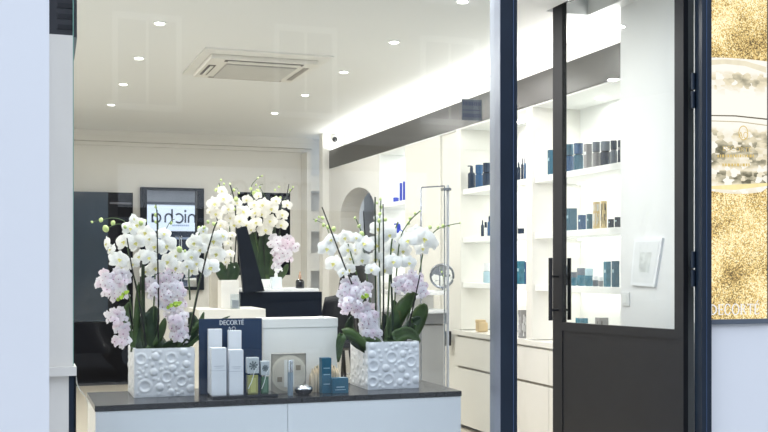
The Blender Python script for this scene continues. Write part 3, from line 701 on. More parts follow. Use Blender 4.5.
def planter_mesh(x0, x1, y0, y1, z0, z1, seed):
    r = random.Random(seed); mb = MB()
    def circles(W, H):
        C = []
        for rad_lo, rad_hi, cnt in ((.028, .036, 5), (.015, .02, 9), (.008, .011, 26)):
            tries = 0; got = 0
            while got < cnt and tries < 600:
                tries += 1; rr = r.uniform(rad_lo, rad_hi); u = r.uniform(rr * .8, W - rr * .8); v = r.uniform(rr * .8, H - rr * .8)
                if all((u - a) ** 2 + (v - b) ** 2 > ((rr + c) * 1.02) ** 2 for a, b, c, _ in C): C.append((u, v, rr, 1 if rr > .026 else 0)); got += 1
        return C
    def hgt(C, u, v):
        h = 0
        for a, b, c, k in C:
            d = math.hypot(u - a, v - b) / c
            if d < 1.0:
                if k: h = max(h, 0) + ((.0022) * math.sin(PI * min(1, max(0, (d - .55) / .45))) - (.0036 * (1 - (d / .62) ** 2) if d < .62 else 0))
                else: h += .30 * c * math.sqrt(max(0, 1 - d * d))
        return h
    W, D, H = x1 - x0, y1 - y0, z1 - z0; bot = .006
    for f in range(4):
        LW = W if f in (0, 2) else D; C = circles(LW, H)
        tp = .004
        def fn(u, v, f=f, LW=LW, C=C):
            edge = min(1, min(u, 1 - u) * LW / .006) * min(1, min(v, 1 - v) * H / .006)
            h = hgt(C, u * LW, v * H) * edge - (1 - edge) * .0015
            if f == 0: return (x0 + u * W, y0 - h, z0 + v * H)
            if f == 1: return (x1 + h, y0 + u * D, z0 + v * H)
            if f == 2: return (x1 - u * W, y1 + h, z0 + v * H)
            return (x0 - h, y1 - u * D, z0 + v * H)
        mb.grid(fn, 90 if f in (0, 3) else 24, 76 if f in (0, 3) else 20)
    # rim and inside
    t = .012
    for (a0, a1, b0, b1) in ((x0, x1, y0, y0 + t), (x0, x1, y1 - t, y1), (x0, x0 + t, y0 + t, y1 - t), (x1 - t, x1, y0 + t, y1 - t)):
        mb.add([(a0, b0, z1), (a1, b0, z1), (a1, b1, z1), (a0, b1, z1)], [(0, 1, 2, 3)])
    ix0, ix1, iy0, iy1 = x0 + t, x1 - t, y0 + t, y1 - t
    mb.add([(ix0, iy0, z1), (ix1, iy0, z1), (ix1, iy1, z1), (ix0, iy1, z1), (ix0, iy0, z1 - .05), (ix1, iy0, z1 - .05), (ix1, iy1, z1 - .05), (ix0, iy1, z1 - .05)],
           [(0, 4, 5, 1), (1, 5, 6, 2), (2, 6, 7, 3), (3, 7, 4, 0), (4, 7, 6, 5)])
    mb.add([(x0, y0, z0), (x1, y0, z0), (x1, y1, z0), (x0, y1, z0)], [(0, 3, 2, 1)])
    return mb
def potted(label, x0, x1, y0, y1, z0, z1, seed):
    t = thing('potted_orchid', label, 'potted plant', ((x0 + x1) / 2, (y0 + y1) / 2, z0), 'white orchids in bubbled white planters')
    o = build('planter', planter_mesh(x0, x1, y0, y1, z0 + .001, z1, seed), ceramic, t)
    o.data.polygons.foreach_set('use_smooth', [True] * len(o.data.polygons))
    try: o.data.set_sharp_from_angle(angle=math.radians(50))
    except Exception: pass
    build('moss', MB().grid(lambda u, v: (x0 + .013 + u * (x1 - x0 - .026), y0 + .013 + v * (y1 - y0 - .026), z1 - .018 + .012 * math.sin(u * 17) * math.sin(v * 13)), 12, 12), moss_m, t)
    return t
def stem(par, pxs, yb, yt, m=stem_m, r=.0035, name='flower_stem', r2=None):
    n = len(pxs); pts = [at(px, py, Y=yb + (yt - yb) * i / (n - 1)) for i, (px, py) in enumerate(pxs)]
    return build(name, MB().tube(bez(pts, 5), r, 6, r2 or r * .7), m, par, smooth=True)
def flowers(par, lst, kind, Y0, spread, rpx, Zc=5.2):
    for e in lst:
        x, y = e[0], e[1]; k = e[2] if len(e) > 2 else 1.0; yw = e[3] if len(e) > 3 else R.uniform(-28, 22)
        Y = Y0 + R.uniform(-spread, spread); p = at(x, y, Y=Y)
        blossom(par, kind, p, (.84 if kind == 'c' else 1.06) * rpx * k / FPX * Zc * R.uniform(.93, 1.07), math.radians(-12 + yw), math.radians(R.uniform(-22, 12)), math.radians(R.uniform(-25, 25)))
def cluster(par, blobs, Y0, spread, Zc=5.2, rp=4.4):
    for (cx, cy, rx, ry, n) in blobs:
        n = int(n * .8)
        for i in range(n):
            rr = math.sqrt((i + .5) / n); a = i * 2.39996 + R.uniform(-.3, .3)
            x = cx + rx * rr * math.cos(a); y = cy + ry * rr * math.sin(a); Y = Y0 - spread * (1 - rr * rr) + R.uniform(-.02, .03)
            blossom(par, 'p', at(x, y, Y=Y), rp * R.uniform(.85, 1.2) / FPX * Zc, math.radians(-12 + (x - cx) / rx * 45 + R.uniform(-20, 20)), math.radians((y - cy) / ry * -35 + R.uniform(-20, 15)), R.uniform(-1, 1))
def buds(par, lst, Y0, Zc=5.2):
    for x, y, r in lst:
        place(BUD, 'bud', par, at(x, y, Y=Y0 + R.uniform(-.04, .04)), (R.uniform(-.5, .5), R.uniform(-.6, .6), 0), r / FPX * Zc)

# left planter
LY0, LY1 = 5.09, 5.36
t = potted('bubbled white planter of orchids at the left end of the counter', .530, .812, LY0, LY1, CT, .922, 3)
LYc = 5.22
for pxs, m, r in (([(158, 352), (158.5, 300), (157.5, 250), (157, 210)], stake_m, .004), ([(147, 352), (141, 312), (132, 268), (127, 238)], stake_m, .004),
                  ([(143, 352), (143, 300), (143, 262)], leaf_dark, .011), ([(150, 352), (140, 300), (128, 250), (131, 222)], stem_m, .0035),
                  ([(186, 352), (194, 312), (203, 270), (213, 232), (217, 222)], stake_m, .004), ([(184, 352), (192, 318), (199, 285), (206, 256), (212, 236)], stem_m, .0045),
                  ([(152, 352), (154, 300), (156, 256), (158, 225), (155.7, 204)], stem_m, .0035), ([(139, 352), (133, 320), (128, 290), (119, 262), (108, 240)], stem_m, .0035),
                  ([(131, 230), (124, 221), (113, 218), (101, 220), (92, 222)], stem_m, .002), ([(165, 243), (166, 230), (171, 221), (175, 219)], stem_m, .002),
                  ([(170, 352), (172, 320), (171, 290), (174, 262), (181, 249)], stem_m, .0035), ([(127, 226), (118, 224), (107, 228)], stem_m, .0018), ([(190, 300), (189, 270), (194, 246), (200, 232)], stem_m, .0035)):
    stem(t, pxs, LYc - .04, LYc - (.14 if m is stake_m else .06), m, r * 1.15)
flowers(t, [(107, 244, .8, -60), (111, 250, .75, -55), (124.5, 242), (130, 229, .9), (137, 225, .85), (133, 219, .6, 60), (145.5, 233), (136, 243), (119, 260, 1.05), (122, 268, .7), (140, 257), (133, 264, .7),
            (154.8, 247, 1.08), (166.5, 246, 1.05), (156, 268, 1.1), (168.7, 262), (175, 268, .95), (164, 234, .75), (146, 272, .8), (150, 239, .85), (149, 258, .9), (176, 256, .85)], 'w', LYc - .07, .04, 8.6)
flowers(t, [(194.4, 243, 1.0), (202, 238, .85), (214, 241, 1.1), (222, 236, .9, 40), (217, 254, .95), (210, 268, 1.1), (191, 257, .95), (191, 271, .9), (200, 250, .8), (197, 264, .8), (203, 231, .6), (187, 266, .7)], 'w', LYc - .06, .04, 8.4)
buds(t, [(141, 223, 2.8), (145, 221, 2), (105.7, 228.7, 3.8), (101, 220, 2.6), (113, 223, 2.8), (179.5, 249.5, 3.6), (155.7, 207, 1.8), (155.9, 215, 2.3), (156, 222, 2), (171, 223, 2), (199, 228, 2.2), (214, 224, 2.4), (204, 228, 2.4), (208, 222, 2), (125, 227, 2), (185, 251, 1.6), (163, 231, 2.6), (92, 222, 1.4)], LYc - .06)
cluster(t, [(108, 283, 11, 12, 26), (118, 292, 9, 9, 14), (121, 277, 8, 8, 12), (117, 318, 10, 10, 18), (122, 334, 9, 13, 20), (153, 288, 9, 12, 18), (170, 286, 13, 16, 34), (177, 300, 10, 10, 14), (176, 318, 11, 10, 20), (180, 333, 9, 11, 18), (166, 305, 8, 8, 8)], LYc - .05, .05)
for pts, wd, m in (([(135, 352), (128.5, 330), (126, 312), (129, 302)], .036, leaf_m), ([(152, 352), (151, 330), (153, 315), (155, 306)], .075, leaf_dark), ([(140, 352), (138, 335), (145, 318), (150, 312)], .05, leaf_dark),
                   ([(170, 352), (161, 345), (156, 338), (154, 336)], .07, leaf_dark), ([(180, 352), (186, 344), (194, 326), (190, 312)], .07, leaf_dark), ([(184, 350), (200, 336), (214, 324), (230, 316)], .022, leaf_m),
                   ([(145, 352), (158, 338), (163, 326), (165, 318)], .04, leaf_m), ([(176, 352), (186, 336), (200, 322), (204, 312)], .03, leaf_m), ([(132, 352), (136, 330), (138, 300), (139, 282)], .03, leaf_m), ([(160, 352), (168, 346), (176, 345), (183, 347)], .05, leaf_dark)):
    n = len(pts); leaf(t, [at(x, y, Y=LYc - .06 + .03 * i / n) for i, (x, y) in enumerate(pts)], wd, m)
for x, y in ((120, 299), (125, 294), (174, 305), (170, 307), (178, 305)):
    leaf(t, [at(x - 3, y + 2, Y=LYc - .13), at(x, y - 1, Y=LYc - .135), at(x + 4, y - 3, Y=LYc - .13)], .02, lime_m, 3, 'small_leaf')

# right planter
RY0, RY1 = 5.04, 5.335
t = potted('bubbled white planter of orchids at the right end of the counter', 1.664, 1.936, RY0, RY1, CT, .930, 9)
RYc = 5.19
for pxs, m, r in (([(376, 346), (375.5, 270), (375, 197)], leaf_dark, .005), ([(379, 346), (378.5, 310), (378, 268)], mat('stake_white', (.75, .75, .72), .5), .0065), ([(383.5, 346), (383.5, 290), (383.5, 240), (383, 204)], stake_m, .004), ([(372, 346), (358, 300), (343, 262), (322, 207)], stake_m, .004),
                  ([(376, 346), (366, 310), (355, 268), (348, 244)], stem_m, .0038), ([(386, 346), (388, 310), (390, 270), (392, 240), (398, 222)], stem_m, .0045), ([(388, 346), (394, 310), (396, 280), (400, 240), (409, 222), (420, 211)], stem_m, .0035),
                  ([(398, 346), (408, 318), (418, 280), (424, 250), (434, 232), (446, 226), (460, 223)], stem_m, .0032), ([(380, 346), (380, 290), (379, 240), (381, 199)], stem_m, .0038), ([(331, 240), (326, 226), (318, 221), (313, 219)], stem_m, .0018),
                  ([(374, 346), (370, 300), (365, 262), (362, 235), (356, 219)], stem_m, .003), ([(366, 250), (364.5, 230), (363.5, 211)], stake_m, .003), ([(393, 346), (392, 300), (391, 272)], leaf_dark, .006), ([(405, 346), (412, 312), (420, 275)], stake_m, .004)):
    stem(t, pxs, RYc - .04, RYc - (.14 if m is stake_m else .06), m, r * 1.15)
flowers(t, [(327, 249), (334, 264, 1.12), (345, 238, .9), (331, 240, .8), (347, 250, .9), (350, 259, .85), (364, 244, 1.0), (362, 260, .95), (376, 245, 1.15), (376, 259, 1.05), (378, 229, .95), (379, 219, .6), (389, 235, .9), (392, 249, 1.05), (393, 262, 1.05),
            (408, 241, 1.0), (424, 239, 1.25), (422, 249, .9), (403, 251, .95), (416, 233, .95), (409, 263, .9), (431, 243, .9), (355, 250, .75), (385, 270, .9), (400, 262, .8), (372, 270, .8), (356, 238, .7), (401, 238, .8), (343, 273, .6), (349, 270, .75)], 'w', RYc - .07, .045, 8.8)
buds(t, [(333.7, 229, 3), (322.6, 218, 2), (316, 220.5, 1.8), (323.5, 225, 2.2), (328, 227, 2.5), (381, 207, 2.2), (380.5, 199, 1.8), (380, 214, 2.3), (385.5, 219.6, 2.3), (379, 221, 2.4), (355, 218, 1.6), (362, 233.5, 3), (359, 226, 2.2), (410, 218, 2.2), (408.5, 223, 2.4), (415, 213, 2), (420, 211, 1.3), (443, 226, 2.4), (438, 227, 2), (449, 226, 1.4), (460, 223, 1.2), (430, 227, 2.6), (319, 217, 1.4), (377, 203, 1.6)], RYc - .06)
cluster(t, [(352, 287, 12, 10, 22), (347, 300, 9, 13, 20), (358, 303, 10, 12, 18), (366, 315, 12, 12, 24), (371, 333, 9, 10, 18), (378, 343, 5, 5, 5), (372, 322, 8, 10, 10), (411, 281, 12, 10, 26), (422, 290, 6, 9, 12), (400, 287, 7, 8, 10), (365, 290, 7, 7, 8)], RYc - .06, .05)
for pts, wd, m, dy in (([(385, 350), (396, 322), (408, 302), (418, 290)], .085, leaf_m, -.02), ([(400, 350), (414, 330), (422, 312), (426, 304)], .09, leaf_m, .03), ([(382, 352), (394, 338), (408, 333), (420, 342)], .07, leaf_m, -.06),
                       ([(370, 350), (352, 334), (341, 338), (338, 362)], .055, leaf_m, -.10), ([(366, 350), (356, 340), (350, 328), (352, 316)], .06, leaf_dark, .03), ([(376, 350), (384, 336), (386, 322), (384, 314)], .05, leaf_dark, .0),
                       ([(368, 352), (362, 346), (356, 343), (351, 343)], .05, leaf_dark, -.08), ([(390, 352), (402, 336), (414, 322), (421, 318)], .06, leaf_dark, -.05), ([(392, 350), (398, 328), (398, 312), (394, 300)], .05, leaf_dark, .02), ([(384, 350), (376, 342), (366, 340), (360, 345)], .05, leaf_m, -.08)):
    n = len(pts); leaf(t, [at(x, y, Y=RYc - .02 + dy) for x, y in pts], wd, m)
leaf(t, [at(362, 299, Y=RYc - .14), at(365, 296, Y=RYc - .145), at(369, 296, Y=RYc - .14)], .028, lime_m, 3, 'small_leaf')

# rear orchids: tall cream vase on the plinth, low pot on the desk
a = at(221, 312, Y=6.25); b_ = at(239, 280, Y=6.25); cx = (a.x + b_.x) / 2; hw = (b_.x - a.x) / 2
t = thing('potted_orchid', 'cream orchids in a tall square cream vase behind the left planter', 'potted plant', (cx, 6.25 + hw, PT), 'cream orchids on the rear furniture')
build('vase', MB().box(cx - hw, cx + hw, 6.25, 6.25 + 2 * hw, PT, b_.z, .004), mat('vase_cream', (0.78, 0.75, 0.70), 0.35), t)
vy = 6.25 + hw
for pxs, m, r in (([(230, 282), (231, 250), (228, 215), (222, 195), (219, 183)], stem_m, .004), ([(232, 282), (236, 240), (235, 205), (230, 184)], stake_m, .005), ([(227, 282), (222, 240), (216, 215)], stake_m, .004), ([(230, 195), (236, 188), (239, 192)], stem_m, .002)):
    stem(t, pxs, vy, vy - .05, m, r)
flowers(t, [(214, 204), (216, 214), (224, 199), (228, 209, .95), (240, 221), (234, 225), (243.5, 212, 1.05), (222, 191, .7), (230, 218, .8), (221, 225, .8), (237, 203, .7), (210, 212, .6)], 'c', vy - .06, .05, 8.2, 6.3)
flowers(t, [(228, 243, .7), (230, 254, .7), (226, 262, .65), (231, 268, .7), (232, 235, .6)], 'c', vy - .05, .03, 8, 6.3)
buds(t, [(219, 187, 2), (224, 184, 1.4), (230, 184, 1.4), (234, 190, 1.8), (239, 193, 1.3), (216, 190, 2), (221, 180, 1.4), (236, 199, 2.8), (234, 209, 2)], vy - .05, 6.3)
for pts, wd in (([(229, 284), (222, 272), (220, 262)], .07), ([(231, 284), (236, 272), (236, 262)], .05), ([(227, 284), (232, 270), (230, 262)], .06)):
    leaf(t, [at(x, y, Y=vy - .04) for x, y in pts], wd, leaf_dark)
a = at(257, 291, Y=DY + .3); b_ = at(283, 279, Y=DY + .3); cx = (a.x + b_.x) / 2; hw = (b_.x - a.x) / 2
t = thing('potted_orchid', 'cream orchids in a low white pot on the black desk', 'potted plant', (cx, DY + .35, DT), 'cream orchids on the rear furniture')
vy = DY + .38
build('pot', MB().lathe((cx, vy, DT), [(hw * .8, 0), (hw * .95, .03), (hw, b_.z - DT), (hw * .9, b_.z - DT), (hw * .85, b_.z - DT - .02)], 24), mat('pot_white', (.76, .77, .76), .35), t, True)
for pxs, m, r in (([(268, 282), (262, 240), (256, 205), (251, 188), (258, 178), (262, 176)], stem_m, .004), ([(272, 282), (278, 240), (285, 205), (289, 184)], stake_m, .005), ([(266, 282), (262, 230), (259, 190)], stake_m, .004), ([(275, 282), (280, 230), (282, 205), (290, 192), (293, 188)], stem_m, .0035), ([(264, 280), (254, 230), (248, 204), (252, 190)], stem_m, .0035), ([(270, 282), (270, 240), (268, 205), (260, 187), (263, 184)], stem_m, .003)):
    stem(t, pxs, vy, vy - .06, m, r)
flowers(t, [(247, 200, .85), (254, 205, .9), (263, 205), (271, 209, 1.15), (270, 221, 1.1), (265, 230, 1.15), (255.5, 223, .95), (282, 215, .9), (281.5, 225, .9), (255, 213, .9), (287, 205, .8), (276, 201, .7), (258, 196, .6), (262, 214, .9), (246, 225, .7), (251, 230, .7)], 'c', vy - .08, .05, 8.4, 7.5)
buds(t, [(258, 178, 1.3), (251, 189, 2), (256, 185, 1.4), (262, 176, 1.2), (258, 191, 2.6), (254, 193, 2.6), (260, 187, 1.4), (275, 190, 1.4), (279, 187, 1.3), (276, 198, 2.4), (290, 190, 1.4), (293, 187, 1.2), (280, 198, 2)], vy - .06, 7.5)
cluster(t, [(276, 244, 7, 8, 12), (288, 247, 10, 9, 20), (282, 256, 9, 6, 12), (276, 264, 5, 6, 6)], vy - .05, .04, 7.5)
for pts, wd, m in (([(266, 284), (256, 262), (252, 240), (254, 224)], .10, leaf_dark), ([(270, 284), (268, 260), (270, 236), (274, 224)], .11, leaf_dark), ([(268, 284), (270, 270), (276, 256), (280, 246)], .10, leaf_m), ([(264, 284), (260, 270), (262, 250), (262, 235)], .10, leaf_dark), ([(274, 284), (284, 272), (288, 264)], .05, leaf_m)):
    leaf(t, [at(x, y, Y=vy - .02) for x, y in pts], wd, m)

# ------------------------------------------------------------------ goods on the window counter
def pbox(name, label, cat, x0, x1, ytop, Y, depth, z0, m, group=None, bv=.0015, ybot=None):
    a = at(x0, 380, Y=Y); b = at(x1, 380, Y=Y); z1 = at((x0 + x1) / 2, ytop, Y=Y).z
    return a.x, b.x, z0, z1
TY = 4.93
a = at(212, 392, Y=TY); b_ = at(277, 392, Y=TY)
tag(build('display_tray', MB().box(a.x, b_.x, TY - .02, TY + .13, CT, CT + .014, .002), mat('tray_black', (0.012, 0.014, 0.018), 0.12)), 'thin glossy black tray under the white boxes and perfume bottles', 'tray')
T1 = CT + .014
pw2 = mat('carton_white', (0.86, 0.87, 0.90), 0.45, var=.01); lt_grey = mat('faint_print', (0.55, 0.57, 0.62), 0.5)
for i, (x0, x1, yt, Y, lab) in enumerate(((208.5, 222, 329, 5.05, 'tall white carton at the back left of the black tray'), (228.5, 241.5, 330.5, 5.05, 'tall white carton at the back right of the white cartons'),
                                          (211.5, 226.5, 348, 4.94, 'white carton in front at the left end of the black tray'), (229.5, 243.5, 350, 4.94, 'white carton in front beside the perfume bottles'))):
    a = at(x0, 380, Y=Y); b = at(x1, 380, Y=Y); z1 = at((x0 + x1) / 2, yt, Y=Y).z; d = .05; z0 = T1 if True else CT
    t = thing('white_carton', lab, 'box', ((a.x + b.x) / 2, Y + d / 2, T1), 'white cartons on the black tray')
    if i < 2: d = .028
    build('carton', MB().box(a.x, b.x, Y, Y + d, T1, z1, .0012), pw2, t)
    zl = T1 + (z1 - T1) * .52
    build('lid_line', B(a.x - .0004, b.x + .0004, Y - .0005, Y + d + .0004, zl, zl + .0018), lt_grey, t)
    build('label_print', B(a.x + .012, b.x - .012, Y - .0006, Y, zl + .020, zl + .023), lt_grey, t)
    build('label_print', B(a.x + .018, b.x - .018, Y - .0006, Y, zl + .012, zl + .014), lt_grey, t)
# dark blue card
CYb = 5.12
a = at(199, 360, Y=CYb); b = at(262, 360, Y=CYb); z1 = at(230, 318.5, Y=CYb).z
t = thing('brand_card', 'dark blue display card behind the white cartons', 'sign', ((a.x + b.x) / 2, CYb, CT))
card_m = mat('card_navy', (0.028, 0.050, 0.10), 0.22, var=.04)
build('card', MB().box(a.x, b.x, CYb, CYb + .012, CT, z1, .001), card_m, t)
la = at(219.3, 325, Y=CYb); lb2 = at(244.3, 325, Y=CYb)
lw = mat('letter_silver', (0.80, 0.83, 0.86), 0.4)
serif_text('DECORTÉ', la.x, la.z, .022, lb2.x - la.x, CYb - .001, 'lettering', lw, t)
la = at(227.5, 330.6, Y=CYb); lb2 = at(236, 330.6, Y=CYb)
serif_text('AQ', la.x, la.z, .018, lb2.x - la.x, CYb - .001, 'lettering', lw, t)
# cream box
BY = 5.13
a = at(262.5, 360, Y=BY); b = at(338, 360, Y=BY); z1 = at(262, 328.5, Y=BY).z; z2 = at(262, 319, Y=BY).z
t = thing('cream_box', 'large cream lidded box standing behind the cosmetics', 'box', ((a.x + b.x) / 2, BY + .09, CT))
crm = mat('cream_card', (0.92, 0.90, 0.845), 0.45, var=.01)
build('box_body', MB().box(a.x + .002, b.x - .002, BY + .002, BY + .17, CT, z1, .002), crm, t)
build('lid', MB().box(a.x, b.x, BY, BY + .172, z1 + .001, z2, .002), crm, t)
build('lid_tab', MB().box(b.x - .09, b.x - .07, BY + .01, BY + .05, z2, z2 + .008, .001), crm, t)
# perfume bottles
gl_b = mat('perfume_glass', (0.55, 0.60, 0.62), 0.05, spec=.8)
for i, (x0, x1, yt, col, lab) in enumerate(((247.5, 259, 357.5, (0.36, 0.36, 0.10), 'square perfume bottle with amber green liquid and a large clear cap'), (261, 269.5, 361, (0.04, 0.12, 0.06), 'square perfume bottle with dark green liquid and a clear cap'))):
    Y = 4.945; a = at(x0, 380, Y=Y); b = at(x1, 380, Y=Y); z1 = at((x0 + x1) / 2, yt, Y=Y).z; cx = (a.x + b.x) / 2; hw = (b.x - a.x) / 2; H = z1 - T1
    t = thing('perfume_bottle', lab, 'perfume bottle', (cx, Y + hw, T1), 'perfume bottles on the black tray')
    build('flask', MB().box(cx - hw * .86, cx + hw * .86, Y, Y + hw * 1.6, T1, T1 + H * .52, .004), mat('liquid_%d' % i, col, 0.06, spec=.9), t)
    build('collar', MB().lathe((cx, Y + hw * .8, T1 + H * .52), [(hw * .35, 0), (hw * .35, .006)], 14), mat('silver', (.7, .7, .72), .2, metal=1), t)
    cm = MB().box(cx - hw, cx + hw, Y - .003, Y + hw * 1.7, T1 + H * .56, z1, .004)
    c = build('cap', cm, mat('cap_clear', (0.60, 0.64, 0.66), 0.06, spec=.9), t)
    mbx = MB(); zc_ = T1 + H * .78; yy = Y - .0042
    for k in range(8):
        aa = k * PI / 4 + .2; stroke(mbx, [(cx, zc_), (cx + hw * .75 * math.cos(aa), zc_ + hw * .75 * math.sin(aa))], [.002, .009], yy)
    build('cut_star', mbx, mat('cut_dark', (0.16, 0.19, 0.20), 0.2), c)
    build('front_facet', B(cx - hw * .45, cx + hw * .45, Y - .001, Y, T1 + .008, T1 + H * .44), mat('liquid_pale_%d' % i, [min(1, c_ * 1.3 + .04) for c_ in col], 0.1), t)
    mb = MB(); stroke(mb, [(cx - hw * .9, T1 + H * .15), (cx - hw * .3, T1 + H * .35), (cx + hw * .2, T1 + H * .62), (cx + hw * .9, T1 + H * .8)], .003, Y - .006)
    build('ribbon', mb, shelf_white, t)
# square picture card with gold circles
Y = 5.04; a = at(271.5, 390, Y=Y); b = at(306, 390, Y=Y); z1 = at(288, 353.5, Y=Y).z
t = thing('picture_card', 'square beige card printed with a round gold compact', 'card', ((a.x + b.x) / 2, Y, CT))
build('card', MB().box(a.x, b.x, Y, Y + .01, CT, z1, .001), mat('card_taupe', (0.46, 0.41, 0.33), 0.45, var=.15, scale=20), t)
cx = (a.x + b.x) / 2; zc_ = (CT + z1) / 2; RR = (z1 - CT) * .46
def disc(name, cx, cz, r, y, m, par, n=28):
    return build(name, MB().lathe((cx, y, cz), [(r, 0), (r, -.0012)], n, 'y'), m, par)
disc('print_disc', cx, zc_, RR, Y, mat('print_sand', (0.72, 0.66, 0.54), .45), t)
disc('print_disc', cx, zc_, RR * .86, Y - .0013, mat('print_cream', (0.66, 0.60, 0.50), .4), t)
for sx, sz in ((.52, .30), (-.52, -.32)): build('print_square', B(cx + sx * RR - .012, cx + sx * RR + .012, Y - .004, Y - .0026, zc_ + sz * RR - .012, zc_ + sz * RR + .012), mat('print_brown', (0.30, 0.25, 0.19), .45), t)
for sx in (-.18, .2): build('print_bar', B(cx + sx * RR - .008, cx + sx * RR + .008, Y - .004, Y - .0026, zc_ - RR * .75, zc_ + RR * .75), mat('print_pale', (0.82, 0.80, 0.74), .4), t)
build('print_border', MB().box(a.x, b.x, Y - .002, Y, z1 - .006, z1 - .001).box(a.x, a.x + .004, Y - .002, Y, CT, z1).box(b.x - .004, b.x, Y - .002, Y, CT, z1), mat('print_grey', (0.33, 0.31, 0.28), .45), t)
# slim spray bottle
Y = 4.95; c0 = at(290.3, 390, Y=Y); z1 = at(290, 360, Y=Y).z; r = .0135
t = thing('spray_bottle', 'slim silver grey spray bottle in front of the beige card', 'bottle', (c0.x, Y, CT))
build('bottle_body', MB().lathe((c0.x, Y, CT), [(r, 0), (r, (z1 - CT) * .62), (r * .9, (z1 - CT) * .66)], 18), mat('bottle_slate', (0.20, 0.26, 0.31), 0.12, spec=.8), t, True)
build('cap', MB().lathe((c0.x, Y, CT + (z1 - CT) * .66), [(r, 0), (r, (z1 - CT) * .30), (r * .8, (z1 - CT) * .34)], 18), mat('cap_silver', (.62, .64, .66), .2, metal=.8), t, True)
# silver jar
Y = 4.96; c0 = at(303.5, 392, Y=Y); rr = .044
t = thing('cream_jar', 'rounded silver cream jar with a mirror finish and dark band', 'jar', (c0.x, Y, CT))
build('jar_base', MB().lathe((c0.x, Y, CT), [(rr * .55, 0), (rr * .82, .008), (rr * .98, .020), (rr, .028)], 28), mat('jar_dark_metal', (.10, .10, .12), .15, metal=1), t, True)
build('jar_lid', MB().lathe((c0.x, Y, CT + .028), [(rr, 0), (rr * .98, .006), (rr * .8, .016), (rr * .45, .021), (rr * .05, .022)], 28), mat('silver_bright', (.75, .76, .78), .12, metal=1), t, True)
# clear ring stand
# gold pleated pouch
Y = 5.03; a = at(311.5, 388, Y=Y); b = at(342, 388, Y=Y); z1 = at(325, 366, Y=Y).z
t = thing('pleated_pouch', 'pleated champagne gold pouch lying behind the teal cartons', 'pouch', ((a.x + b.x) / 2, Y + .03, CT))
W = b.x - a.x; H = z1 - CT
def pf(u, v):
    x = a.x + u * W; ang_ = v * PI; edge = (math.sin(PI * min(1, max(0, u)) ) ** .14 if 0 < u < 1 else .0)
    rad = (1 + .07 * math.cos(u * 2 * PI * 11)) * max(edge, .05)
    return (x, Y + .035 - .035 * math.cos(ang_) * rad, CT + 1.08 * H * (math.sin(ang_) ** .5) * rad * .93)
build('pouch_body', MB().grid(pf, 88, 14), mat('champagne', (0.72, 0.61, 0.46), 0.3, metal=.4, var=.1, scale=20), t, True)
build('pouch_clasp', MB().box(a.x + .03, b.x - .03, Y + .028, Y + .042, z1 - .012, z1 - .002, .002), mat('clasp', (.8, .72, .55), .25, metal=.8), t)
# teal cartons
teal = mat('teal_card', (0.020, 0.115, 0.185), 0.4, var=.05); tealp = mat('teal_print', (0.35, 0.52, 0.60), .4)
for i, (x0, x1, yt, Y, lab) in enumerate(((322, 331.5, 358, 4.97, 'tall teal blue carton standing in front of the gold pouch'), (332.5, 348.5, 378, 4.95, 'low teal blue carton lying beside the tall teal one'))):
    a = at(x0, 385, Y=Y); b = at(x1, 385, Y=Y); z1 = at((x0 + x1) / 2, yt, Y=Y).z
    t = thing('teal_carton', lab, 'box', ((a.x + b.x) / 2, Y + .025, CT), 'teal cartons on the window counter')
    build('carton', MB().box(a.x, b.x, Y, Y + .05, CT, z1, .001), teal, t)
    if i == 0:
        for f in (.25, .52, .7): build('label_print', B(a.x + .008, b.x - .008, Y - .0006, Y, CT + (z1 - CT) * f, CT + (z1 - CT) * f + .004), tealp, t)
    else:
        build('label_print', B(a.x + .02, b.x - .02, Y - .0006, Y, CT + .028, CT + .033), tealp, t); build('label_print', B(a.x + .014, b.x - .014, Y - .0006, Y, CT + .016, CT + .019), tealp, t)

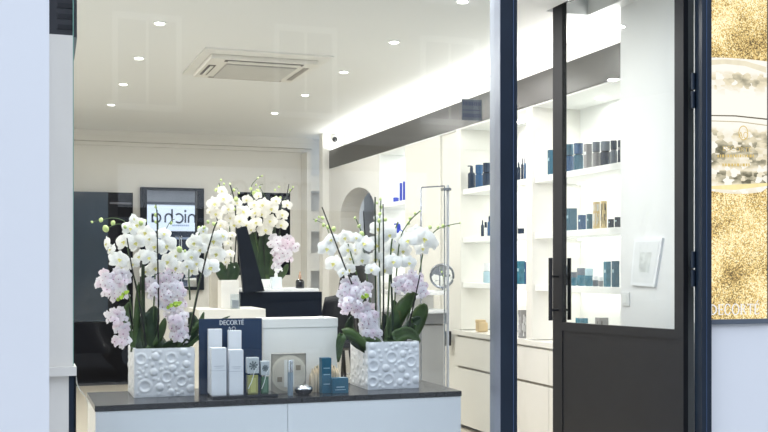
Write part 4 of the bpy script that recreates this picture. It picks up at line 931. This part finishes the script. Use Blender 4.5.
# ------------------------------------------------------------------ products on the right wall shelves
def shelf_item(kind, x0, x1, ytop, zs, m, label, cat='box', Xf=3.50, capm=None, group=None, hyb=None):
    r0 = ray(x0, 268); r0 = r0.x / r0.y; r1 = ray(x1, 268); r1 = r1.x / r1.y
    w = Xf * (1 - r0 / r1) / (r0 / r1 + r0)
    if kind in ('bottle', 'pump', 'cap', 'jar', 'tub'):
        rm = (r0 + r1) / 2; w = (x1 - x0) / FPX * (Xf * _s + Xf / rm * _c) * 1.16; Y0 = (Xf + w / 2) / rm - w / 2
    else: Y0 = (Xf + w) / r1
    zt = at((x0 + x1) / 2, ytop, X=Xf + w / 2).z; zs += 0.001
    cx, cy = Xf + w / 2, Y0 + w / 2; H = zt - zs
    t = thing({'box': 'carton', 'bottle': 'bottle', 'jar': 'jar', 'pump': 'pump_bottle', 'cap': 'bottle', 'tub': 'jar', 'bag': 'gift_pouch', 'print': 'patterned_box'}[kind], label, cat, (cx, cy, zs), group)
    if kind in ('box', 'print'):
        build('carton', MB().box(Xf, Xf + w, Y0, Y0 + w, zs, zt, .001), m, t)
        if kind == 'box': build('label_print', B(Xf - .0006, Xf, Y0 + w * .25, Y0 + w * .75, zs + H * .55, zs + H * .68), capm or tealp, t)
        else:
            mb = MB(); rr = random.Random(int(x0))
            for k in range(9):
                yy = Y0 + rr.uniform(.1, .8) * w; z0_ = zs + rr.uniform(.05, .7) * H
                mb.box(Xf - .001, Xf, yy, yy + w * .12, z0_, z0_ + H * .25); xx = Xf + rr.uniform(.1, .8) * w; mb.box(xx, xx + w * .12, Y0 - .001, Y0, z0_, z0_ + H * .25)
            build('pattern', mb, capm or tealp, t)
    elif kind in ('bottle', 'pump', 'cap'):
        r = w * .46; hb = H * (.72 if kind != 'cap' else .60)
        build('bottle_body', MB().lathe((cx, cy, zs), [(r * .95, 0), (r, .004), (r, hb * .92), (r * .6, hb)], 18), m, t, True)
        if kind == 'cap': build('cap', MB().lathe((cx, cy, zs + hb), [(r * .95, 0), (r * .95, H - hb)], 18), capm or m, t, True)
        else: build('cap', MB().lathe((cx, cy, zs + hb), [(r * .45, 0), (r * .45, (H - hb) * .6), (r * .3, (H - hb))], 12), capm or m, t, True)
        if kind == 'pump': build('spout', MB().tube([(cx, cy, zs + H), (cx - r * 1.1, cy, zs + H - .002)], r * .16), capm or m, t, True)
    elif kind in ('jar', 'tub'):
        r = w * .48; build('jar_body', MB().lathe((cx, cy, zs), [(r * .85, 0), (r, .006), (r, H * .6)], 20), m, t, True)
        build('lid', MB().lathe((cx, cy, zs + H * .6), [(r * 1.02, 0), (r * 1.02, H * .36), (r * .9, H * .4)], 20), capm or m, t, True)
    elif kind == 'bag':
        build('pouch_body', MB().box(Xf, Xf + w, Y0, Y0 + w, zs, zs + H * .8, w * .2), m, t); build('flap', MB().box(Xf - .004, Xf + w * .8, Y0 + w * .1, Y0 + w * .9, zs + H * .7, zt, w * .1), m, t)
    return t
navyb = mat('bottle_navy', (0.015, 0.03, 0.06), 0.15); blueb = mat('bottle_blue', (0.03, 0.09, 0.20), 0.2); tealb = mat('box_teal', (0.03, 0.11, 0.17), 0.35)
tealg = mat('glass_teal', (0.05, 0.19, 0.27), 0.12, var=.2, scale=30); steel = mat('box_steel', (0.14, 0.17, 0.21), 0.25); greyb = mat('box_grey', (0.28, 0.28, 0.29), .3)
goldp = mat('gold_paper', (0.70, 0.56, 0.30), .3, metal=.3); woodb = mat('tan_pouch', (0.60, 0.46, 0.27), .5, var=.1); paleg = mat('pale_glass', (0.45, 0.62, 0.70), .1); cobalt = mat('cobalt', (0.02, 0.05, 0.50), .3)
whitec = mat('cap_white', (0.8, 0.82, 0.84), .3); dkp = mat('dark_print', (0.08, 0.08, 0.08), .4)
G1 = 'products on the top lit shelf'; G2 = 'products on the second lit shelf'; G3 = 'products on the third lit shelf'; G4 = 'products on the cream worktop'
s1, s2, s3, s4 = SH[0], SH[1], SH[2], 0.795
items = [
 # bay beside the navy post (left of it, then right of it)
 ('pump', 468, 475, 166, s1, navyb, 'dark navy pump bottle at the far left of the top shelf', 'bottle', navyb, G1),
 ('cap', 475.5, 483, 165, s1, blueb, 'deep blue cylinder bottle right of the dark pump bottle on the top shelf', 'bottle', blueb, G1),
 ('cap', 483, 490.5, 163, s1, navyb, 'dark blue cylinder bottle on the top shelf touching the navy post edge', 'bottle', navyb, G1),
 ('bottle', 517, 520.5, 162, s1, navyb, 'slim dark bottle just right of the navy post on the top shelf', 'bottle', navyb, G1),
 ('bottle', 521, 523.5, 158, s1, navyb, 'tallest slim dark bottle between post and cream divider, top shelf', 'bottle', navyb, G1),
 ('bottle', 523.8, 526, 156.5, s1, blueb, 'slim blue bottle against the cream divider, top shelf', 'bottle', navyb, G1),
 ('bottle', 481, 484, 220, s2, navyb, 'small dark bottle at the left of the second shelf group', 'bottle', navyb, G2),
 ('cap', 484.5, 487, 222, s2, whitec, 'small white bottle with dark cap on the second shelf', 'bottle', navyb, G2),
 ('bottle', 487.5, 491, 216, s2, blueb, 'small blue bottle beside the post on the second shelf', 'bottle', navyb, G2),
 ('jar', 518, 524, 225, s2, navyb, 'dark round jar right of the post on the second shelf', 'jar', whitec, G2),
 ('cap', 483.5, 490, 263, s3, paleg, 'pale blue glass bottle left of the post on the third shelf', 'bottle', whitec, G3),
 ('box', 516.5, 525, 261, s3, tealg, 'teal blue carton right of the post on the third shelf', 'box', paleg, G3),
 ('bag', 475, 488.5, 319.5, s4, woodb, 'tan pouch standing left of the navy post on the cream worktop', 'pouch', woodb, G4),
 ('print', 518, 526.5, 310, s4, greyb, 'grey marbled box right of the post on the worktop', 'box', whitec, G4),
 # bay seen through the door
 ('box', 547.5, 554, 150, s1, tealb, 'teal carton left of the door stile on the top shelf', 'box', tealp, G1),
 ('cap', 565, 573.5, 144.5, s1, blueb, 'blue cylinder bottle just right of the door stile, top shelf', 'bottle', tealb, G1),
 ('cap', 574, 583, 143.5, s1, tealb, 'teal blue cylinder bottle, second in the row seen through the door, top shelf', 'bottle', blueb, G1),
 ('box', 583.5, 592, 144, s1, greyb, 'first grey box in the middle of the top shelf row', 'box', whitec, G1),
 ('cap', 592.5, 600, 142, s1, greyb, 'grey metal cylinder bottle in the middle of the top shelf row', 'bottle', steel, G1),
 ('cap', 600.5, 610, 141.5, s1, navyb, 'broad dark bottle right of the grey ones, top shelf', 'bottle', steel, G1),
 ('cap', 610.5, 617, 140.5, s1, steel, 'steel blue bottle near the right end of the top shelf', 'bottle', navyb, G1),
 ('box', 617.5, 625, 140, s1, navyb, 'dark carton at the right end of the top shelf, cut by the white wall', 'box', greyb, G1),
 ('box', 565, 577, 208.5, s2, tealb, 'teal carton next to the door stile on the second shelf', 'box', tealp, G2),
 ('box', 578, 586, 215, s2, blueb, 'low blue carton left of the gold box on the second shelf', 'box', tealp, G2),
 ('box', 524.3, 526.2, 262, s3, blueb, 'narrow blue carton against the cream divider on the third shelf', 'box', tealp, G3),
 ('box', 586.5, 592.5, 214, s2, tealb, 'low teal carton touching the gold box on the second shelf', 'box', tealp, G2),
 ('print', 593, 600, 202, s2, goldp, 'tall gold patterned box, left of a pair, on the second shelf', 'box', whitec, G2),
 ('print', 600.5, 607, 201, s2, goldp, 'tall gold patterned box, right of a pair, on the second shelf', 'box', dkp, G2),
 ('box', 608, 614, 219, s2, navyb, 'low dark carton right of the gold boxes on the second shelf', 'box', tealp, G2),
 ('box', 614.5, 622, 217, s2, navyb, 'dark carton at the right end of the second shelf', 'box', tealp, G2),
 ('jar', 565, 569, 266, s3, navyb, 'dark jar behind the door handle on the third shelf', 'jar', steel, G3),
 ('tub', 577.5, 585, 268, s3, tealg, 'teal glass jar right of the door handle on the third shelf', 'jar', steel, G3),
 ('tub', 585.5, 592.5, 268.5, s3, tealg, 'second teal glass jar right of the door handle on the third shelf', 'jar', paleg, G3),
 ('tub', 569.5, 577, 272, s3, tealg, 'teal glass jar directly behind the door handle on the third shelf', 'jar', steel, G3),
 ('tub', 593, 598, 276, s3, steel, 'small low steel jar in the middle of the third shelf', 'jar', whitec, G3),
 ('tub', 598.5, 603, 277, s3, greyb, 'small low grey jar left of the tall teal cartons on the third shelf', 'jar', whitec, G3),
 ('box', 603.5, 611, 261.5, s3, tealg, 'tall teal carton, left of the pair on the third shelf', 'box', paleg, G3),
 ('box', 611.5, 619.5, 261, s3, tealb, 'tall teal carton, right of the pair on the third shelf', 'box', paleg, G3),
 ('box', 575.5, 588, 318, s4, tealg, 'teal carton on the worktop seen through the door', 'box', paleg, G4),
 ('print', 595, 608.5, 317.5, s4, greyb, 'black and white patterned box on the worktop seen through the door', 'box', dkp, G4),
]
for kind, x0, x1, yt, zs, m, lab, cat, capm, grp in items:
    shelf_item(kind, x0, x1, yt, zs, m, lab, cat, 3.448, capm, grp)
for kind, x0, x1, yt, zs, lab, cat in (('box', 399.5, 402.3, 183, 1.935, 'cobalt blue carton, left of two, on the far niche shelf', 'box'), ('box', 402.8, 405.6, 181.5, 1.935, 'cobalt blue carton, right of two, on the far niche shelf', 'box'),
                                       ('tub', 393.5, 398.5, 197.5, 1.935, 'flat cobalt jar left of the cobalt cartons on the far niche shelf', 'jar'), ('pump', 394.5, 403, 224, 1.53, 'cobalt blue spray bottle above the right orchids', 'bottle')):
    shelf_item(kind, x0, x1, yt, zs, cobalt, lab, cat, 3.455, cobalt, 'cobalt blue products in the far niche')

# ------------------------------------------------------------------ reflection in the door glass, built as a slanted print
Xp = 3.398
c4 = [at(636, 239, X=Xp), at(664, 238, X=Xp), at(656, 287, X=Xp), at(632, 285, X=Xp)]
def quadbox(cs, x0, x1): return MB().prism([(c.y, c.z) for c in cs], 0, x0, x1)
t = thing('framed_print', 'pale framed print on the white wall behind the door glass', 'picture', (3.39, c4[0].y, c4[3].z))
build('frame', quadbox(c4, 3.386, 3.3995), mat('print_frame_white', (0.88, 0.89, 0.92), .3), t)
cc = sum(c4, Vector()) / 4
build('print_sheet', quadbox([cc + (c - cc) * .86 for c in c4], 3.3845, 3.386), mat('print_sheet', (0.80, 0.81, 0.83), .3, var=.02), t)
build('print_blot', quadbox([cc + (c - cc) * .42 for c in c4], 3.3838, 3.3845), mat('print_blot', (0.66, 0.68, 0.68), .4, var=.15, scale=25), t)
a = at(626, 299, X=Xp)
t = thing('wall_switch', 'small pale switch plate low on the white wall behind the door glass', 'switch', (3.39, a.y, a.z - .05))
build('plate', MB().box(3.392, 3.3995, a.y - .04, a.y + .04, a.z - .04, a.z + .04, .002), mat('switch_white', (.80, .80, .80), .3), t); build('rocker', MB().box(3.389, 3.392, a.y - .02, a.y + .02, a.z - .025, a.z + .025, .001), shelf_white, t)

# ------------------------------------------------------------------ make-up table, mirror, rail and stools at the right of the room
MY = 7.15
a = at(404, 300, Y=MY); b = at(449, 300, Y=MY); zt = at(430, 291, Y=MY).z
t = thing('makeup_table', 'high white and grey make-up table behind the right planter', 'table', ((a.x + b.x) / 2, MY + .3, 0))
build('table_top', MB().box(a.x, b.x, MY, MY + .5, zt - .03, zt, .003), white_gloss, t)
build('back_panel', B(a.x + .02, b.x - .02, MY + .25, MY + .27, zt - .14, zt - .03), cream_wall, t)
build('shelf_board', MB().box(a.x, b.x, MY, MY + .5, zt - .16, zt - .135, .002), white_gloss, t)
build('drawer', MB().box(a.x, b.x - .01, MY, MY + .5, zt - .24, zt - .165, .003), mat('drawer_grey', (.16, .165, .17), .35), t)
build('side_panel', MB().box(a.x + .12, b.x - .02, MY + .02, MY + .48, 0, zt - .245, .003), grey_m, t)
build('rail', B(a.x, b.x, MY - .005, MY, zt - .165, zt - .158), chrome, t)
# round mirror
my = MY + .08; c0 = at(442, 276, Y=my); rr = 12.2 / FPX * 7.3
t = thing('round_table_mirror', 'round chrome mirror on a stand upon the make-up table', 'mirror', (c0.x, my, zt))
mn = Vector((-.45, -.88, .05)).normalized(); mu = Vector((0, 0, 1)).cross(mn).normalized(); mw = mn.cross(mu)
mc = Vector((c0.x, my, c0.z)); mpt = lambda r_, a_, d_=0: mc + (mu * math.cos(a_) + mw * math.sin(a_)) * r_ + mn * d_
build('mirror_rim', MB().tube([mpt(rr, k * PI / 16) for k in range(33)], .009, 8), mat('rim_grey', (.22, .24, .27), .25, metal=.8), t, True)
build('mirror_disc', MB().add([mpt(rr * .97, k * PI / 16, .003) for k in range(32)] + [mpt(rr * .97, k * PI / 16, -.003) for k in range(32)], [tuple(range(32)), tuple(range(32, 64))] + [(k, (k + 1) % 32, 32 + (k + 1) % 32, 32 + k) for k in range(32)]), mirror_m, t)
build('stand', MB().tube([(c0.x + .01, my + .01, c0.z - rr), (c0.x + .01, my + .01, zt + .01)], .006, 8), chrome, t, True)
build('foot', MB().lathe((c0.x + .01, my + .01, zt), [(.055, 0), (.053, .005), (.01, .012)], 24), chrome, t, True)
# chrome framed free-standing rail
pR = at(444.5, 186, Y=6.45); 
dR = pR.z
Zl = 1.029
pl_ = at(421, 188.3, Y=6.62); zT = pR.z
t = thing('standing_frame', 'tall thin chrome frame with a twin post behind the right orchids', 'frame', (pR.x, 6.45, 0))
build('post', MB().tube([(pR.x, 6.45, 0), (pR.x, 6.45, zT)], .006, 8), chrome, t, True)
pq = at(448, 200, Y=6.47)
build('post', MB().box(pq.x - .004, pq.x + .004, 6.46, 6.49, 0, zT + .012, .002), mat('pale_steel', (.62, .66, .74), .35, metal=.5), t)
build('post', MB().tube([(pl_.x, 6.62, 0), (pl_.x, 6.62, zT - .012), ((pl_.x * .97 + pR.x * .03), 6.615, zT), (pR.x, 6.45, zT)], .005, 8), mat('dark_chrome', (.25, .27, .32), .2, metal=.9), t, True)
build('foot_plate', MB().box(min(pl_.x, pR.x) - .04, pq.x + .05, 6.42, 6.66, 0, .012, .003), chrome, t)
build('post_clip', MB().box(pR.x - .01, pq.x + .012, 6.44, 6.49, zT - .03, zT - .012, .002), chrome, t)
# small black bin-like box beside the cabinet and its knob
a = at(450.5, 340, Y=7.9)
tag(build('black_speaker', MB().box(3.405 - .07, 3.405, 8.12, 8.24, .66, .78, .004), black_gloss), 'small black box at the far end of the cream cabinets', 'box')
# bar stools
def stool(cx, cy, topz, label):
    t = thing('bar_stool', label, 'stool', (cx, cy, 0), 'black bar stools by the desk')
    m = mat('stool_black', (0.012, 0.013, 0.016), .45)
    def bk(u, v):
        a = (u - .5) * 1.7; z = topz - .36 + v * .36; tp = 1 - .25 * v * v
        return (cx + .20 * math.sin(a) * tp, cy - .19 * math.cos(a) + .05 - .04 * (v - .5), z - .05 * abs(u - .5) * v)
    b_o = build('backrest', MB().grid(bk, 12, 6), m, t, True); md = b_o.modifiers.new('solid', 'SOLIDIFY'); md.thickness = .03
    build('seat', MB().lathe((cx, cy, topz - .42), [(.16, 0), (.20, .02), (.20, .06), (.17, .075)], 24), m, t, True)
    for k in range(4):
        a = PI / 4 + k * PI / 2; build('leg', MB().tube([(cx + .12 * math.cos(a), cy + .12 * math.sin(a), topz - .42), (cx + .21 * math.cos(a), cy + .21 * math.sin(a), 0)], .012, 8), m, t, True)
    build('foot_ring', MB().tube([(cx + .185 * math.cos(k * PI / 10), cy + .185 * math.sin(k * PI / 10), .30) for k in range(21)], .008, 6), chrome, t, True)
q = at(339, 294, Y=7.6); stool(q.x + .02, 7.75, q.z, 'black padded bar stool between the cream box and the right planter')
q = at(356, 264, Y=9.3); stool(q.x, 9.45, q.z, 'black bar stool half hidden behind the right white orchids')

# ------------------------------------------------------------------ dark car parked at the kerb behind the viewer (seen in the window's reflections)
t = thing('parked_car', 'dark blue parked car, seen only as a reflection in the shop window', 'car', (2.8, -5.2, -0.1))
car_m = mat('car_paint', (0.012, 0.022, 0.045), 0.12, var=.02, coat=.6); car_g = mat('car_glass', (0.02, 0.03, 0.04), 0.05); tyre = mat('tyre', (0.02, 0.02, 0.02), .8)
prof = [(-2.15, .30), (-2.2, .62), (-2.05, .82), (-1.2, .93), (-.35, 1.36), (.2, 1.42), (.9, 1.38), (1.55, 1.02), (2.1, .95), (2.2, .66), (2.15, .30)]
def carb(u, v):
    k = u * (len(prof) - 1); i = min(int(k), len(prof) - 2); f = k - i
    x = prof[i][0] * (1 - f) + prof[i + 1][0] * f; z = prof[i][1] * (1 - f) + prof[i + 1][1] * f
    w_ = .86 - .20 * max(0, (z - .85)) / .55 - .06 * (abs(x) / 2.2) ** 4
    return (2.8 + x, -5.2 + (v * 2 - 1) * w_, z - .1)
mb = MB().grid(carb, 40, 6)
for sgn in (-1, 1):
    side = [(2.8 + x, -5.2 + sgn * (.86 - .20 * max(0, (z - .85)) / .55 - .06 * (abs(x) / 2.2) ** 4), z - .1) for x, z in prof]
    mid = [(x, -5.2 + sgn * .88, .25) for x, y, z in side]
    mb.add(side + mid, [(i, i + 1, len(side) + i + 1, len(side) + i) for i in range(len(side) - 1)])
build('body', mb, car_m, t, True)
for sgn in (-1, 1):
    P = [(-1.0, .97), (-.33, 1.30), (.2, 1.35), (.2, .97)]; Q = [(.26, .97), (.26, 1.35), (.85, 1.31), (1.35, 1.0)]
    for pg in (P, Q):
        y_ = lambda z: -5.2 + sgn * (.872 - .20 * (z - .85) / .55)
        build('side_window', MB().add([(2.8 + x, y_(z), z - .1) for x, z in pg], [(0, 1, 2, 3)]), car_g, t)
    for wx in (-1.35, 1.38):
        wh = build('wheel', MB().lathe((2.8 + wx, -5.2 + sgn * .80, .22), [(.20, -.1), (.32, -.09), (.32, .09), (.20, .1)], 24, 'y'), tyre, t, True)
        build('rim', MB().lathe((2.8 + wx, -5.2 + sgn * .80, .22), [(.19, -.105), (.19, .105)], 16, 'y'), chrome, wh)
for sgn in (-1, 1): build('tail_light', MB().box(4.93, 5.01, -5.2 + sgn * .62 - .14, -5.2 + sgn * .62 + .14, .58, .72, .01), mat('tail_red', (.5, .02, .02), .3), t)
for sgn in (-1, 1): build('head_light', MB().box(.60, .70, -5.2 + sgn * .6 - .16, -5.2 + sgn * .6 + .16, .50, .62, .01), mat('head_clear', (.7, .72, .75), .15), t)

# small translucent sticker on the inside of the window pane
a = at(461.5, 120, Y=GY + .007); b = at(482, 100, Y=GY + .007)
t = thing('window_sticker', 'small pale blue sticker high on the window beside the navy post', 'sticker', (a.x, GY + .007, a.z))
build('film', B(a.x, b.x, GY + .0055, GY + .0065, a.z, b.z), mat('sticker_film', (0.22, 0.215, 0.21), .6, spec=.2), t)
mb = MB(); rr_ = random.Random(4)
for row, (f, h) in enumerate(((.70, .18), (.45, .06), (.14, .18))):
    x = a.x + .008
    while x < b.x - .012:
        w_ = rr_.uniform(.006, .012); mb.box(x, x + w_ * .6, GY + .0045, GY + .0055, a.z + (b.z - a.z) * f, a.z + (b.z - a.z) * (f + h)); x += w_
build('worn_print', mb, mat('sticker_ink', (0.10, 0.10, 0.14), .5), t)
